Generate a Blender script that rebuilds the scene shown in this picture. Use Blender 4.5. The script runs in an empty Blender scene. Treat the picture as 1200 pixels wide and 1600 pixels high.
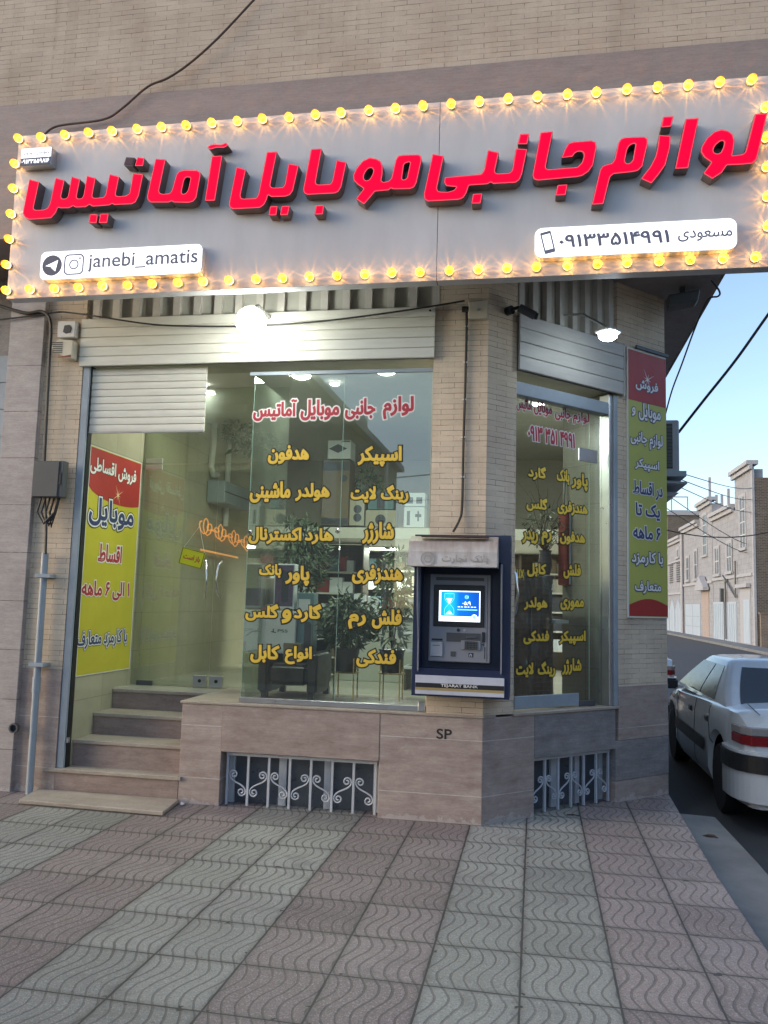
import bpy, bmesh, math, random
from mathutils import Vector, Matrix
from mathutils.geometry import tessellate_polygon
random.seed(7)
sc = bpy.context.scene
col = sc.collection
R = math.radians

# ------------------------------------------------------------------ camera
EYE = Vector((0.0, 0.0, 1.6))
YAW, PITCH, ROLL, FPX = -0.181535811, 0.108211187, 0.0277625762, 1300.82519
_f = Vector((math.sin(YAW), math.cos(YAW), 0)); _r = Vector((math.cos(YAW), -math.sin(YAW), 0)); _u = Vector((0, 0, 1))
_f2 = _f * math.cos(PITCH) + _u * math.sin(PITCH); _u2 = -_f * math.sin(PITCH) + _u * math.cos(PITCH)
_r3 = _r * math.cos(ROLL) + _u2 * math.sin(ROLL); _u3 = -_r * math.sin(ROLL) + _u2 * math.cos(ROLL)
cd = bpy.data.cameras.new('camera'); cam = bpy.data.objects.new('camera', cd); col.objects.link(cam)
cd.sensor_fit = 'VERTICAL'; cd.sensor_height = 36; cd.lens = 36 * FPX / 1600
cd.clip_start = 0.05; cd.clip_end = 2000
M4 = Matrix.Identity(4)
for i in range(3):
    M4[i][0] = _r3[i]; M4[i][1] = _u3[i]; M4[i][2] = -_f2[i]; M4[i][3] = EYE[i]
cam.matrix_world = M4
sc.camera = cam

# ------------------------------------------------------------------ world, sun, exposure (dusk, sun just gone)
SUN_EL, SUN_AZ = 20.0, 250.0          # azimuth from +Y clockwise: behind the camera, to the left, hidden by houses
w = bpy.data.worlds.new('World'); sc.world = w; w.use_nodes = True
nt = w.node_tree
sky = nt.nodes.new('ShaderNodeTexSky'); sky.sky_type = 'NISHITA'; sky.sun_disc = False
sky.sun_elevation = R(SUN_EL); sky.sun_rotation = R(SUN_AZ); sky.altitude = 800
sky.air_density = 1.0; sky.dust_density = 3.0; sky.ozone_density = 1.0
nt.links.new(sky.outputs[0], nt.nodes['Background'].inputs[0])
nt.nodes['Background'].inputs[1].default_value = 0.15
sd = bpy.data.lights.new('sun', 'SUN'); sd.energy = 0.05; sd.angle = R(40); sd.color = (1.0, 0.95, 0.93)
so = bpy.data.objects.new('sun', sd); col.objects.link(so)
_d = Vector((math.sin(R(SUN_AZ)) * math.cos(R(SUN_EL)), math.cos(R(SUN_AZ)) * math.cos(R(SUN_EL)), math.sin(R(SUN_EL))))
so.rotation_euler = (-_d).to_track_quat('-Z', 'Y').to_euler()
vs = sc.view_settings
vs.view_transform = 'Standard'; vs.look = 'None'; vs.gamma = 1; vs.exposure = 1.15; vs.use_curve_mapping = False
cy = sc.cycles
cy.use_denoising = True; cy.max_bounces = 8; cy.transparent_max_bounces = 24; cy.diffuse_bounces = 3
cy.glossy_bounces = 4; cy.transmission_bounces = 6; cy.caustics_reflective = False; cy.caustics_refractive = False
cy.sample_clamp_indirect = 4.0; cy.use_light_tree = True

# ------------------------------------------------------------------ geometry helpers
def frame(x, y, ang):
    return Matrix.Translation((x, y, 0)) @ Matrix.Rotation(R(ang), 4, 'Z')
YF = 6.33                                    # main facade plane
F1 = Matrix.Identity(4)                      # main facade: x right, y inwards
CH = frame(-0.375, YF, 45)                   # chamfered corner: x along the wall, y inwards
LW = frame(-3.74, 0, 90)                     # left wall of the entrance recess
HX = 11.31
HS = frame(HX, 0, -90)                       # house fronts across the alley (local x = -Y)

def ray(px, py):
    return _r3 * ((px - 600) / FPX) - _u3 * ((py - 800) / FPX) + _f2
def P(px, py, fr=F1, d=0.0):
    """a point seen in the photo, laid on the wall plane local y = d of a frame: (local x, local z)"""
    inv = fr.inverted(); o = inv @ EYE; r = inv.to_3x3() @ ray(px, py)
    t = (d - o.y) / r.y
    q = o + r * t
    return q.x, q.z

class MB:
    def __init__(s): s.v = []; s.f = []; s.sm = False
    def add(s, vs, fs):
        n = len(s.v); s.v += [tuple(p) for p in vs]; s.f += [tuple(i + n for i in f) for f in fs]; return s
    def box(s, x0, x1, y0, y1, z0, z1):
        x0, x1 = min(x0, x1), max(x0, x1); y0, y1 = min(y0, y1), max(y0, y1); z0, z1 = min(z0, z1), max(z0, z1)
        v = [(x, y, z) for z in (z0, z1) for y in (y0, y1) for x in (x0, x1)]
        return s.add(v, [(0, 2, 3, 1), (4, 5, 7, 6), (0, 1, 5, 4), (2, 6, 7, 3), (0, 4, 6, 2), (1, 3, 7, 5)])
    def prism(s, pts, a0, a1, plane='xz', holes=()):
        """polygon (with holes) extruded from a0 to a1 along the third axis"""
        def mk(p, a):
            if plane == 'xz': return (p[0], a, p[1])
            if plane == 'xy': return (p[0], p[1], a)
            return (a, p[0], p[1])
        loops = [list(pts)] + [list(h) for h in holes]
        flat = [p for l in loops for p in l]
        tris = tessellate_polygon([[Vector((p[0], p[1], 0)) for p in l] for l in loops])
        n = len(flat)
        vs = [mk(p, a0) for p in flat] + [mk(p, a1) for p in flat]
        fs = [tuple(t) for t in tris] + [tuple(i + n for i in reversed(t)) for t in tris]
        k = 0
        for l in loops:
            m = len(l)
            for i in range(m):
                j = (i + 1) % m
                fs.append((k + i, k + j, k + j + n, k + i + n))
            k += m
        return s.add(vs, fs)
    def tube(s, pts, r, n=8, cap=True):
        pts = [Vector(p) for p in pts]; vs = []; fs = []; prev = None
        for i, p in enumerate(pts):
            a = pts[max(i - 1, 0)]; b = pts[min(i + 1, len(pts) - 1)]; t = (b - a)
            if t.length < 1e-9: t = Vector((0, 0, 1))
            t.normalize()
            if prev is None:
                x = t.orthogonal().normalized()
            else:
                x = prev - t * prev.dot(t)
                x = x.normalized() if x.length > 1e-6 else t.orthogonal().normalized()
            prev = x; y = t.cross(x)
            rr = r[i] if isinstance(r, (list, tuple)) else r
            for k in range(n):
                a_ = 2 * math.pi * k / n
                vs.append(p + (x * math.cos(a_) + y * math.sin(a_)) * rr)
        for i in range(len(pts) - 1):
            for k in range(n):
                fs.append((i * n + k, i * n + (k + 1) % n, (i + 1) * n + (k + 1) % n, (i + 1) * n + k))
        if cap:
            fs.append(tuple(reversed(range(n)))); fs.append(tuple(range((len(pts) - 1) * n, len(pts) * n)))
        return s.add(vs, fs)
    def cyl(s, a, b, r, r2=None, n=20): return s.tube([a, b], [r, r if r2 is None else r2], n)
    def lathe(s, prof, c, ax='z', n=24):
        """profile of (radius, along-axis) spun round an axis through c"""
        vs = []; fs = []
        for r, h in prof:
            for k in range(n):
                a = 2 * math.pi * k / n; u, w_ = r * math.cos(a), r * math.sin(a)
                q = (u, w_, h) if ax == 'z' else ((u, h, w_) if ax == 'y' else (h, u, w_))
                vs.append((c[0] + q[0], c[1] + q[1], c[2] + q[2]))
        for i in range(len(prof) - 1):
            for k in range(n):
                fs.append((i * n + k, i * n + (k + 1) % n, (i + 1) * n + (k + 1) % n, (i + 1) * n + k))
        fs.append(tuple(range(n))); fs.append(tuple(range((len(prof) - 1) * n, len(prof) * n)))
        return s.add(vs, fs)
    def grid(s, rows):
        n = len(rows[0]); vs = [p for r in rows for p in r]
        fs = [(i * n + k, i * n + k + 1, (i + 1) * n + k + 1, (i + 1) * n + k) for i in range(len(rows) - 1) for k in range(n - 1)]
        return s.add(vs, fs)
    def mesh(s, name, base=(0, 0, 0), mat=None, bevel=0, smooth=False, seg=1):
        me = bpy.data.meshes.new(name)
        me.from_pydata([(p[0] - base[0], p[1] - base[1], p[2] - base[2]) for p in s.v], [], s.f)
        bm = bmesh.new(); bm.from_mesh(me)
        if bevel:
            bmesh.ops.remove_doubles(bm, verts=bm.verts, dist=1e-6)
        bmesh.ops.recalc_face_normals(bm, faces=bm.faces)
        if bevel:
            es = [e for e in bm.edges if len(e.link_faces) == 2 and e.calc_face_angle(0) > 0.5]
            bmesh.ops.bevel(bm, geom=es, offset=bevel, segments=seg, affect='EDGES', clamp_overlap=True)
        bm.to_mesh(me); bm.free()
        if smooth:
            for p in me.polygons: p.use_smooth = True
            if hasattr(me, 'set_sharp_from_angle'): me.set_sharp_from_angle(angle=R(40))
        if mat: me.materials.append(mat)
        return me

class Thing:
    """an Empty at the thing's base; parts are meshes given in the frame's own coordinates"""
    def __init__(s, name, label, cat, base, fr=F1, group=None):
        s.base = base
        o = bpy.data.objects.new(name, None); col.objects.link(o); o.empty_display_size = 0.1
        o.matrix_world = fr @ Matrix.Translation(base)
        o['label'] = label; o['category'] = cat
        if group: o['group'] = group
        s.o = o
    def part(s, name, mb, mat, parent=None, label=None, **kw):
        ob = bpy.data.objects.new(name, mb.mesh(name, s.base, mat, **kw)); col.objects.link(ob)
        ob.parent = parent or s.o
        if label: ob['label'] = label
        return ob
    def mpart(s, name, me, parent=None):
        ob = bpy.data.objects.new(name, me); col.objects.link(ob); ob.parent = parent or s.o; return ob

def single(name, label, cat, mb, mat, base, fr=F1, group=None, **kw):
    ob = bpy.data.objects.new(name, mb.mesh(name, base, mat, **kw)); col.objects.link(ob)
    ob.matrix_world = fr @ Matrix.Translation(base)
    ob['label'] = label; ob['category'] = cat
    if group: ob['group'] = group
    return ob
def struct(name, mb, mat, kind='structure', **kw):
    ob = bpy.data.objects.new(name, mb.mesh(name, (0, 0, 0), mat, **kw)); col.objects.link(ob); ob['kind'] = kind; return ob
def copy_tree(o, parent=None):
    c = o.copy(); col.objects.link(c)
    if parent is not None: c.parent = parent
    for ch in list(o.children): copy_tree(ch, c)
    return c

# ------------------------------------------------------------------ lettering
_F = {'ا': 'FE8D FE8E', 'آ': 'FE81 FE82', 'ب': 'FE8F FE90 FE91 FE92', 'پ': 'FB56 FB57 FB58 FB59', 'ت': 'FE95 FE96 FE97 FE98',
      'ج': 'FE9D FE9E FE9F FEA0', 'د': 'FEA9 FEAA', 'ر': 'FEAD FEAE', 'ز': 'FEAF FEB0', 'ژ': 'FB8A FB8B', 'س': 'FEB1 FEB2 FEB3 FEB4',
      'ش': 'FEB5 FEB6 FEB7 FEB8', 'ط': 'FEC1 FEC2 FEC3 FEC4', 'ع': 'FEC9 FECA FECB FECC', 'ف': 'FED1 FED2 FED3 FED4',
      'ق': 'FED5 FED6 FED7 FED8', 'ک': 'FB8E FB8F FB90 FB91', 'گ': 'FB92 FB93 FB94 FB95', 'ل': 'FEDD FEDE FEDF FEE0',
      'م': 'FEE1 FEE2 FEE3 FEE4', 'ن': 'FEE5 FEE6 FEE7 FEE8', 'و': 'FEED FEEE', 'ه': 'FEE9 FEEA FEEB FEEC', 'ی': 'FBFC FBFD FBFE FBFF'}
_F = {k: [chr(int(h, 16)) for h in v.split()] for k, v in _F.items()}
def shape(s):
    """joined presentation forms in visual (left to right) order"""
    s = s.replace('لا', '\uFEFB'); out = []
    for i, c in enumerate(s):
        if c not in _F: out.append(c); continue
        f = _F[c]
        pj = i > 0 and s[i - 1] in _F and len(_F[s[i - 1]]) == 4
        nj = i + 1 < len(s) and (s[i + 1] in _F or s[i + 1] == '\uFEFB') and len(f) == 4
        out.append(f[3] if pj and nj else f[1] if pj else f[2] if nj else f[0])
    res = ''; run = ''; DG = '۰۱۲۳۴۵۶۷۸۹'
    rv = out[::-1]
    for i, c in enumerate(rv):
        if c in DG or (c == ' ' and run and i + 1 < len(rv) and rv[i + 1] in DG and rv[i - 1] in DG): run = c + run
        else: res += run + c; run = ''
    return res + run
def glyph_loops(s, persian=True, space=1.0):
    """closed outlines of a text as point lists, each with its signed area"""
    c = bpy.data.curves.new('lettering', 'FONT'); c.body = shape(s) if persian else s; c.space_character = space
    o = bpy.data.objects.new('lettering', c); col.objects.link(o)
    dg = bpy.context.evaluated_depsgraph_get()
    cu = o.evaluated_get(dg).to_curve(dg); loops = []
    for sp in cu.splines:
        bz = sp.bezier_points; n = len(bz); pts = []
        for i in range(n):
            p0, p1, p2, p3 = bz[i].co, bz[i].handle_right, bz[(i + 1) % n].handle_left, bz[(i + 1) % n].co
            st = (p3 - p0).normalized() if (p3 - p0).length > 1e-7 else None
            flat = st is None or max(((p1 - p0).cross(st)).length, ((p2 - p0).cross(st)).length) < 1e-4
            for k in range(1 if flat else 4):
                t = k / 4; q = (1 - t) ** 3 * p0 + 3 * (1 - t) ** 2 * t * p1 + 3 * (1 - t) * t * t * p2 + t ** 3 * p3
                if not pts or (Vector(pts[-1]) - Vector((q.x, q.y))).length > 1e-4: pts.append((q.x, q.y))
        if len(pts) > 2 and (Vector(pts[0]) - Vector(pts[-1])).length < 1e-4: pts.pop()
        if len(pts) > 2: loops.append(pts)
    o.to_curve_clear() if hasattr(o, 'to_curve_clear') else None
    bpy.data.objects.remove(o); bpy.data.curves.remove(c)
    return loops
def sarea(p): return 0.5 * sum(p[i - 1][0] * p[i][1] - p[i][0] * p[i - 1][1] for i in range(len(p)))
def inside(q, p):
    r = False
    for i in range(len(p)):
        (x0, y0), (x1, y1) = p[i - 1], p[i]
        if (y0 > q[1]) != (y1 > q[1]) and q[0] < (x1 - x0) * (q[1] - y0) / (y1 - y0) + x0: r = not r
    return r
_gl = {}
def letters(s, box, y, off=0.02, base_off=None, persian=True, th=0.002, space=1.0):
    """lettering fitted to box (x0, x1, z0, z1) on plane local y: flat strokes with a rounded swollen edge of off (in font sizes);
    base_off is the swelling the box was measured for, so that an outline and its fill stay registered"""
    key = (s, persian, space)
    if key not in _gl: _gl[key] = glyph_loops(*key)
    loops = _gl[key]; bo = off if base_off is None else base_off
    al = [p for l in loops for p in l]
    ax, bx = min(p[0] for p in al) - bo, max(p[0] for p in al) + bo; az, bz = min(p[1] for p in al) - bo, max(p[1] for p in al) + bo
    kx = (box[1] - box[0]) / (bx - ax); kz = (box[3] - box[2]) / (bz - az)
    cv = [[(box[0] + (p[0] - ax) * kx, box[2] + (p[1] - az) * kz) for p in l] for l in loops]
    r = off * (kx + kz) / 2; mb = MB(); h = 0.0006; yf = y - th
    big = max(cv, key=lambda l: abs(sarea(l))); sg = 1 if sarea(big) > 0 else -1
    outs = [l for l in cv if sarea(l) * sg > 0]; holes = [l for l in cv if sarea(l) * sg < 0]
    for i, l in enumerate(outs):
        hs = [q for q in holes if inside(q[0], l) and abs(sarea(q)) < abs(sarea(l))]
        e = 0.00002 * (i % 9)
        lo = [l] + hs; flat = [p for q in lo for p in q]
        tr = tessellate_polygon([[Vector((p[0], p[1], 0)) for p in q] for q in lo])
        mb.add([(p[0], yf - e, p[1]) for p in flat], [tuple(t) for t in tr])
    for l in cv:
        n = len(l); vs = []
        for i in range(n):
            a, b, c = Vector(l[i - 1]), Vector(l[i]), Vector(l[(i + 1) % n])
            u, v = (b - a), (c - b)
            u = u.normalized() if u.length > 1e-9 else Vector((1, 0)); v = v.normalized() if v.length > 1e-9 else u
            nn = Vector((-u.y - v.y, u.x + v.x))
            if nn.length < 1e-4: nn = Vector((-u.y, u.x))
            nn.normalize(); k = r / max(0.75, nn.dot(Vector((-u.y, u.x))))
            o1, o2 = b + nn * k, b - nn * k
            vs += [(o1.x, yf, o1.y), (b.x, yf - h, b.y), (o2.x, yf, o2.y), (b.x, yf + h * .9, b.y)]
        mb.add(vs, [(4 * i + k, 4 * i + (k + 1) % 4, 4 * ((i + 1) % n) + (k + 1) % 4, 4 * ((i + 1) % n) + k) for i in range(n) for k in range(4)])
    return mb
def pbox(px0, py0, px1, py1, fr=F1, d=0.0):
    """pixel box on a wall plane, corrected for the camera's tilt by using the box's middle lines"""
    cx, cy_ = (px0 + px1) / 2, (py0 + py1) / 2
    x0 = P(px0, cy_, fr, d)[0]; x1 = P(px1, cy_, fr, d)[0]; z1 = P(cx, py0, fr, d)[1]; z0 = P(cx, py1, fr, d)[1]
    return (x0, x1, z0, z1)

# ------------------------------------------------------------------ materials
class NT:
    def __init__(s, name):
        s.m = bpy.data.materials.new(name); s.m.use_nodes = True; s.t = s.m.node_tree
        s.b = s.t.nodes['Principled BSDF']; s.out = s.t.nodes['Material Output']
    def n(s, typ, _in=None, **props):
        q = s.t.nodes.new('ShaderNode' + typ)
        for k, v in props.items(): setattr(q, k, v)
        for k, v in (_in or {}).items(): s.set(q.inputs[k], v)
        return q
    def set(s, sock, v):
        if isinstance(v, bpy.types.NodeSocket): s.t.links.new(v, sock)
        else: sock.default_value = v
    def math(s, op, a, b=None, c=None):
        q = s.n('Math', operation=op); s.set(q.inputs[0], a)
        if b is not None: s.set(q.inputs[1], b)
        if c is not None: s.set(q.inputs[2], c)
        return q.outputs[0]
    def mix(s, fac, a, b, mode='MIX'):
        q = s.n('Mix', data_type='RGBA', blend_type=mode)
        s.set(q.inputs[0], fac); s.set(q.inputs[6], a); s.set(q.inputs[7], b); return q.outputs[2]
    def ramp(s, fac, *stops):
        q = s.n('ValToRGB'); s.set(q.inputs[0], fac); e = q.color_ramp.elements
        while len(e) < len(stops): e.new(0.5)
        for i, (p, c) in enumerate(stops): e[i].position = p; e[i].color = c if len(c) == 4 else (*c, 1)
        return q.outputs[0]
    def coord(s, sx=1, sy=1, sz=1):
        t = s.n('TexCoord'); mp = s.n('Mapping', {'Vector': t.outputs['Object'], 'Scale': (sx, sy, sz)}); return mp.outputs[0]
    def noise(s, vec, scale, detail=3, rough=0.55):
        return s.n('TexNoise', {'Vector': vec, 'Scale': scale, 'Detail': detail, 'Roughness': rough}).outputs[0]
    def bump(s, h, strength=0.3, dist=0.005):
        q = s.n('Bump', {'Height': h, 'Strength': strength, 'Distance': dist}); s.set(s.b.inputs['Normal'], q.outputs[0])
C4 = lambda c: (*c, 1) if len(c) == 3 else c
def surf(name, c, rough=0.5, metal=0.0, var=0.12, vs=6.0, bump=0.0, bs=60.0, spec=0.5, coat=0.0, stretch=(1, 1, 1)):
    """one-colour surface with uneven tone, gloss and a little relief"""
    N = NT(name); v = N.coord(*stretch)
    a = N.noise(v, vs, 5, 0.6)
    f = N.ramp(a, (0.3, (0, 0, 0)), (0.72, (1, 1, 1)))
    dk = C4(tuple(x * (1 - var) for x in c[:3])); lt = C4(tuple(min(1, x * (1 + var * 0.6)) for x in c[:3]))
    N.set(N.b.inputs['Base Color'], N.mix(f, dk, lt))
    N.set(N.b.inputs['Roughness'], N.math('MULTIPLY_ADD', N.noise(v, vs * 3, 3), 0.25, max(0.02, rough - 0.12)))
    N.b.inputs['Metallic'].default_value = metal; N.b.inputs['Specular IOR Level'].default_value = spec
    N.b.inputs['Coat Weight'].default_value = coat
    if bump: N.bump(N.noise(v, bs, 4), bump, 0.004)
    return N.m
def glow(name, c, strength):
    N = NT(name); N.b.inputs['Base Color'].default_value = C4(c); N.b.inputs['Emission Color'].default_value = C4(c)
    N.b.inputs['Emission Strength'].default_value = strength; N.b.inputs['Roughness'].default_value = 0.4; return N.m
def brick(name, c1, c2, mort, bw=0.2, rh=0.042, ms=0.0022, partial=True, bumps=0.35):
    N = NT(name); t = N.n('TexCoord'); xyz = N.n('SeparateXYZ', {0: t.outputs['Object']})
    u = N.math('ADD', xyz.outputs[0], xyz.outputs[1])
    v = N.n('CombineXYZ', {0: u, 1: xyz.outputs[2]}).outputs[0]
    wob = N.noise(v, 9, 2); v2 = N.n('VectorMath', {0: v, 1: N.n('CombineXYZ', {0: 0.0, 1: N.math('MULTIPLY_ADD', wob, 0.006, -0.003)}).outputs[0]}, operation='ADD').outputs[0]
    b = N.n('TexBrick', {'Vector': v2, 'Color1': C4(c1), 'Color2': C4(c2), 'Mortar': C4(mort), 'Scale': 1.0, 'Mortar Size': ms,
                         'Mortar Smooth': 0.25, 'Bias': -0.1, 'Brick Width': bw, 'Row Height': rh}, offset=0.5, squash=1.0)
    n1 = N.noise(v, 2.2, 4); n2 = N.noise(v, 60, 4, 0.7)
    colr = b.outputs[0]
    if partial:   # joints filled flush here and there
        keep = N.ramp(N.noise(N.n('VectorMath', {0: v, 1: (1, 5, 1)}, operation='MULTIPLY').outputs[0], 4.0, 3), (0.40, (1, 1, 1)), (0.60, (0.12, 0.12, 0.12)))
        f = N.math('MULTIPLY', b.outputs[1], keep)
        plain = N.n('TexBrick', {'Vector': v2, 'Color1': C4(c1), 'Color2': C4(c2), 'Mortar': C4(c2), 'Scale': 1.0, 'Mortar Size': 0.0,
                                 'Brick Width': bw, 'Row Height': rh, 'Bias': -0.1}, offset=0.5).outputs[0]
        colr = N.mix(f, plain, C4(mort))
    else: f = b.outputs[1]
    colr = N.mix(N.ramp(n1, (0.35, (0, 0, 0)), (0.7, (0.6, 0.6, 0.6))), colr, N.mix(1.0, colr, (0.72, 0.68, 0.66, 1), 'MULTIPLY'))
    colr = N.mix(N.ramp(n2, (0.4, (0, 0, 0)), (0.8, (0.45, 0.45, 0.45))), colr, N.mix(1.0, colr, (0.7, 0.7, 0.7, 1), 'MULTIPLY'))
    sk = N.ramp(N.noise(N.n('VectorMath', {0: v, 1: (5, 0.45, 1)}, operation='MULTIPLY').outputs[0], 1.5, 6, 0.65), (0.5, (0, 0, 0)), (0.72, (1, 1, 1))); colr = N.mix(N.math('MULTIPLY', sk, 0.4), colr, N.mix(1.0, colr, (0.70, 0.66, 0.62, 1), 'MULTIPLY'))
    N.set(N.b.inputs['Base Color'], colr); N.b.inputs['Roughness'].default_value = 0.85; N.b.inputs['Specular IOR Level'].default_value = 0.25
    h = N.math('ADD', N.math('MULTIPLY', f, -1.0), N.math('MULTIPLY', n2, 0.35))
    N.bump(h, bumps, 0.006)
    return N.m
def travertine(name, c1, c2, joints=(), joint_c=(0.55, 0.52, 0.48), rough=0.5, axis='z', pit=0.35, vj=()):
    """bedded stone; joints are (centre, half width) heights of light grout lines"""
    N = NT(name); t = N.n('TexCoord'); xyz = N.n('SeparateXYZ', {0: t.outputs['Object']})
    v = t.outputs['Object']
    def st(a, b, c): return N.n('VectorMath', {0: v, 1: (a, b, c)}, operation='MULTIPLY').outputs[0]
    bed = N.noise(st(1.6, 1.6, 10) if axis == 'z' else st(1.3, 9, 9), 1.6, 8, 0.68)
    big = N.noise(v, 2.3, 4); fine = N.noise(st(1, 1, 2.2), 42, 5, 0.7)
    pits = N.ramp(N.noise(st(1, 1, 3.5), 55, 3), (0.60, (0, 0, 0)), (0.72, (1, 1, 1)))
    f = N.math('ADD', N.math('MULTIPLY', bed, 0.45), N.math('MULTIPLY', N.noise(st(1, 1, 2.0), 5.5, 7, 0.72), 0.55))
    colr = N.mix(N.ramp(f, (0.36, (0, 0, 0)), (0.66, (1, 1, 1))), C4(c1), C4(c2))
    colr = N.mix(N.math('MULTIPLY', pits, pit), colr, C4(tuple(x * 0.45 for x in c1)))
    colr = N.mix(N.math('MULTIPLY', fine, 0.6), colr, N.mix(1.0, colr, (0.6, 0.6, 0.6, 1), 'MULTIPLY'))
    vn = N.noise(st(2.2, 2.2, 26) if axis == 'z' else st(2, 14, 14), 1.3, 9, 0.72); vm = N.ramp(N.math('ABSOLUTE', N.math('SUBTRACT', vn, 0.5)), (0.0, (1, 1, 1)), (0.035, (0, 0, 0)))
    colr = N.mix(N.math('MULTIPLY', vm, 0.28), colr, N.mix(1.0, colr, (0.55, 0.48, 0.45, 1), 'MULTIPLY'))
    fl = N.ramp(N.noise(st(3, 3, 14), 9, 4, 0.7), (0.64, (0, 0, 0)), (0.72, (1, 1, 1))); colr = N.mix(N.math('MULTIPLY', fl, 0.35), colr, C4(tuple(min(1, x * 1.35) for x in c2)))
    jm = None
    for src, lst in ((2, joints), (0, vj)):
        for c, hw in lst:
            d = N.math('ABSOLUTE', N.math('SUBTRACT', xyz.outputs[src], c))
            q = N.math('LESS_THAN', N.math('MULTIPLY_ADD', N.noise(v, 30, 2), 0.004, d), hw + 0.002)
            jm = q if jm is None else N.math('MAXIMUM', jm, q)
    if jm is not None:
        jm = N.math('MULTIPLY', jm, N.ramp(N.noise(v, 6, 3), (0.30, (0.25, 0.25, 0.25)), (0.5, (1, 1, 1))))
        colr = N.mix(jm, colr, C4(joint_c))
    if joints:   # lime bloom in blotches along the foot of the wall
        sm_ = N.math('LESS_THAN', xyz.outputs[2], N.math('MULTIPLY_ADD', N.noise(v, 11, 5, 0.75), 0.30, -0.125)); colr = N.mix(N.math('MULTIPLY', sm_, 0.35), colr, (0.62, 0.6, 0.57, 1))
    N.set(N.b.inputs['Base Color'], colr)
    N.set(N.b.inputs['Roughness'], N.math('MULTIPLY_ADD', fine, 0.3, rough - 0.1))
    N.bump(N.math('SUBTRACT', N.math('MULTIPLY', fine, 0.5), pits), 0.25, 0.004)
    return N.m
def tiles(name, c, grout, tw, thh, gw=0.004, rough=0.25, var=0.1):
    N = NT(name); t = N.n('TexCoord'); xyz = N.n('SeparateXYZ', {0: t.outputs['Object']})
    u = N.math('ADD', xyz.outputs[0], xyz.outputs[1]); v = N.n('CombineXYZ', {0: u, 1: xyz.outputs[2]}).outputs[0]
    b = N.n('TexBrick', {'Vector': v, 'Color1': C4(c), 'Color2': C4(tuple(x * (1 - var) for x in c)), 'Mortar': C4(grout), 'Scale': 1.0,
                         'Mortar Size': gw, 'Brick Width': tw, 'Row Height': thh, 'Mortar Smooth': 0.1}, offset=0.0)
    n1 = N.noise(t.outputs['Object'], 7, 6, 0.7)
    N.set(N.b.inputs['Base Color'], N.mix(N.ramp(n1, (0.35, (0, 0, 0)), (0.7, (0.5, 0.5, 0.5))), b.outputs[0], C4(tuple(x * 0.78 for x in c))))
    N.b.inputs['Roughness'].default_value = rough
    N.bump(N.math('MULTIPLY', b.outputs[1], -1.0), 0.3, 0.003)
    return N.m
def glass(name, tint, refl=1.0, dirt=0.05):
    """clear pane: see-through, mirror-like by Fresnel, with a dust film thickened to stand in for haze"""
    N = NT(name); tr = N.n('BsdfTransparent', {'Color': C4(tint)}); gl = N.n('BsdfGlossy', {'Color': (1, 1, 1, 1), 'Roughness': 0.012})
    ge = N.n('NewGeometry'); dt = N.math('ABSOLUTE', N.n('VectorMath', {0: ge.outputs['Normal'], 1: ge.outputs['Incoming']}, operation='DOT_PRODUCT').outputs['Value'])
    f = N.math('MINIMUM', N.math('MULTIPLY', N.math('MULTIPLY_ADD', N.math('POWER', N.math('SUBTRACT', 1.0, dt), 5.0), 0.957, 0.043), refl), 1.0)
    m1 = N.n('MixShader', {0: f, 1: tr.outputs[0], 2: gl.outputs[0]})
    df = N.n('BsdfDiffuse', {'Color': (0.7, 0.74, 0.7, 1)}); v = N.coord()
    dm = N.math('MULTIPLY', N.ramp(N.noise(v, 3, 5), (0.35, (0.3, 0.3, 0.3)), (0.75, (1, 1, 1))), dirt)  # pale film set strong enough to imitate haze over the interior
    m2 = N.n('MixShader', {0: dm, 1: m1.outputs[0], 2: df.outputs[0]})
    N.t.links.new(m2.outputs[0], N.out.inputs['Surface']); return N.m
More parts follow.
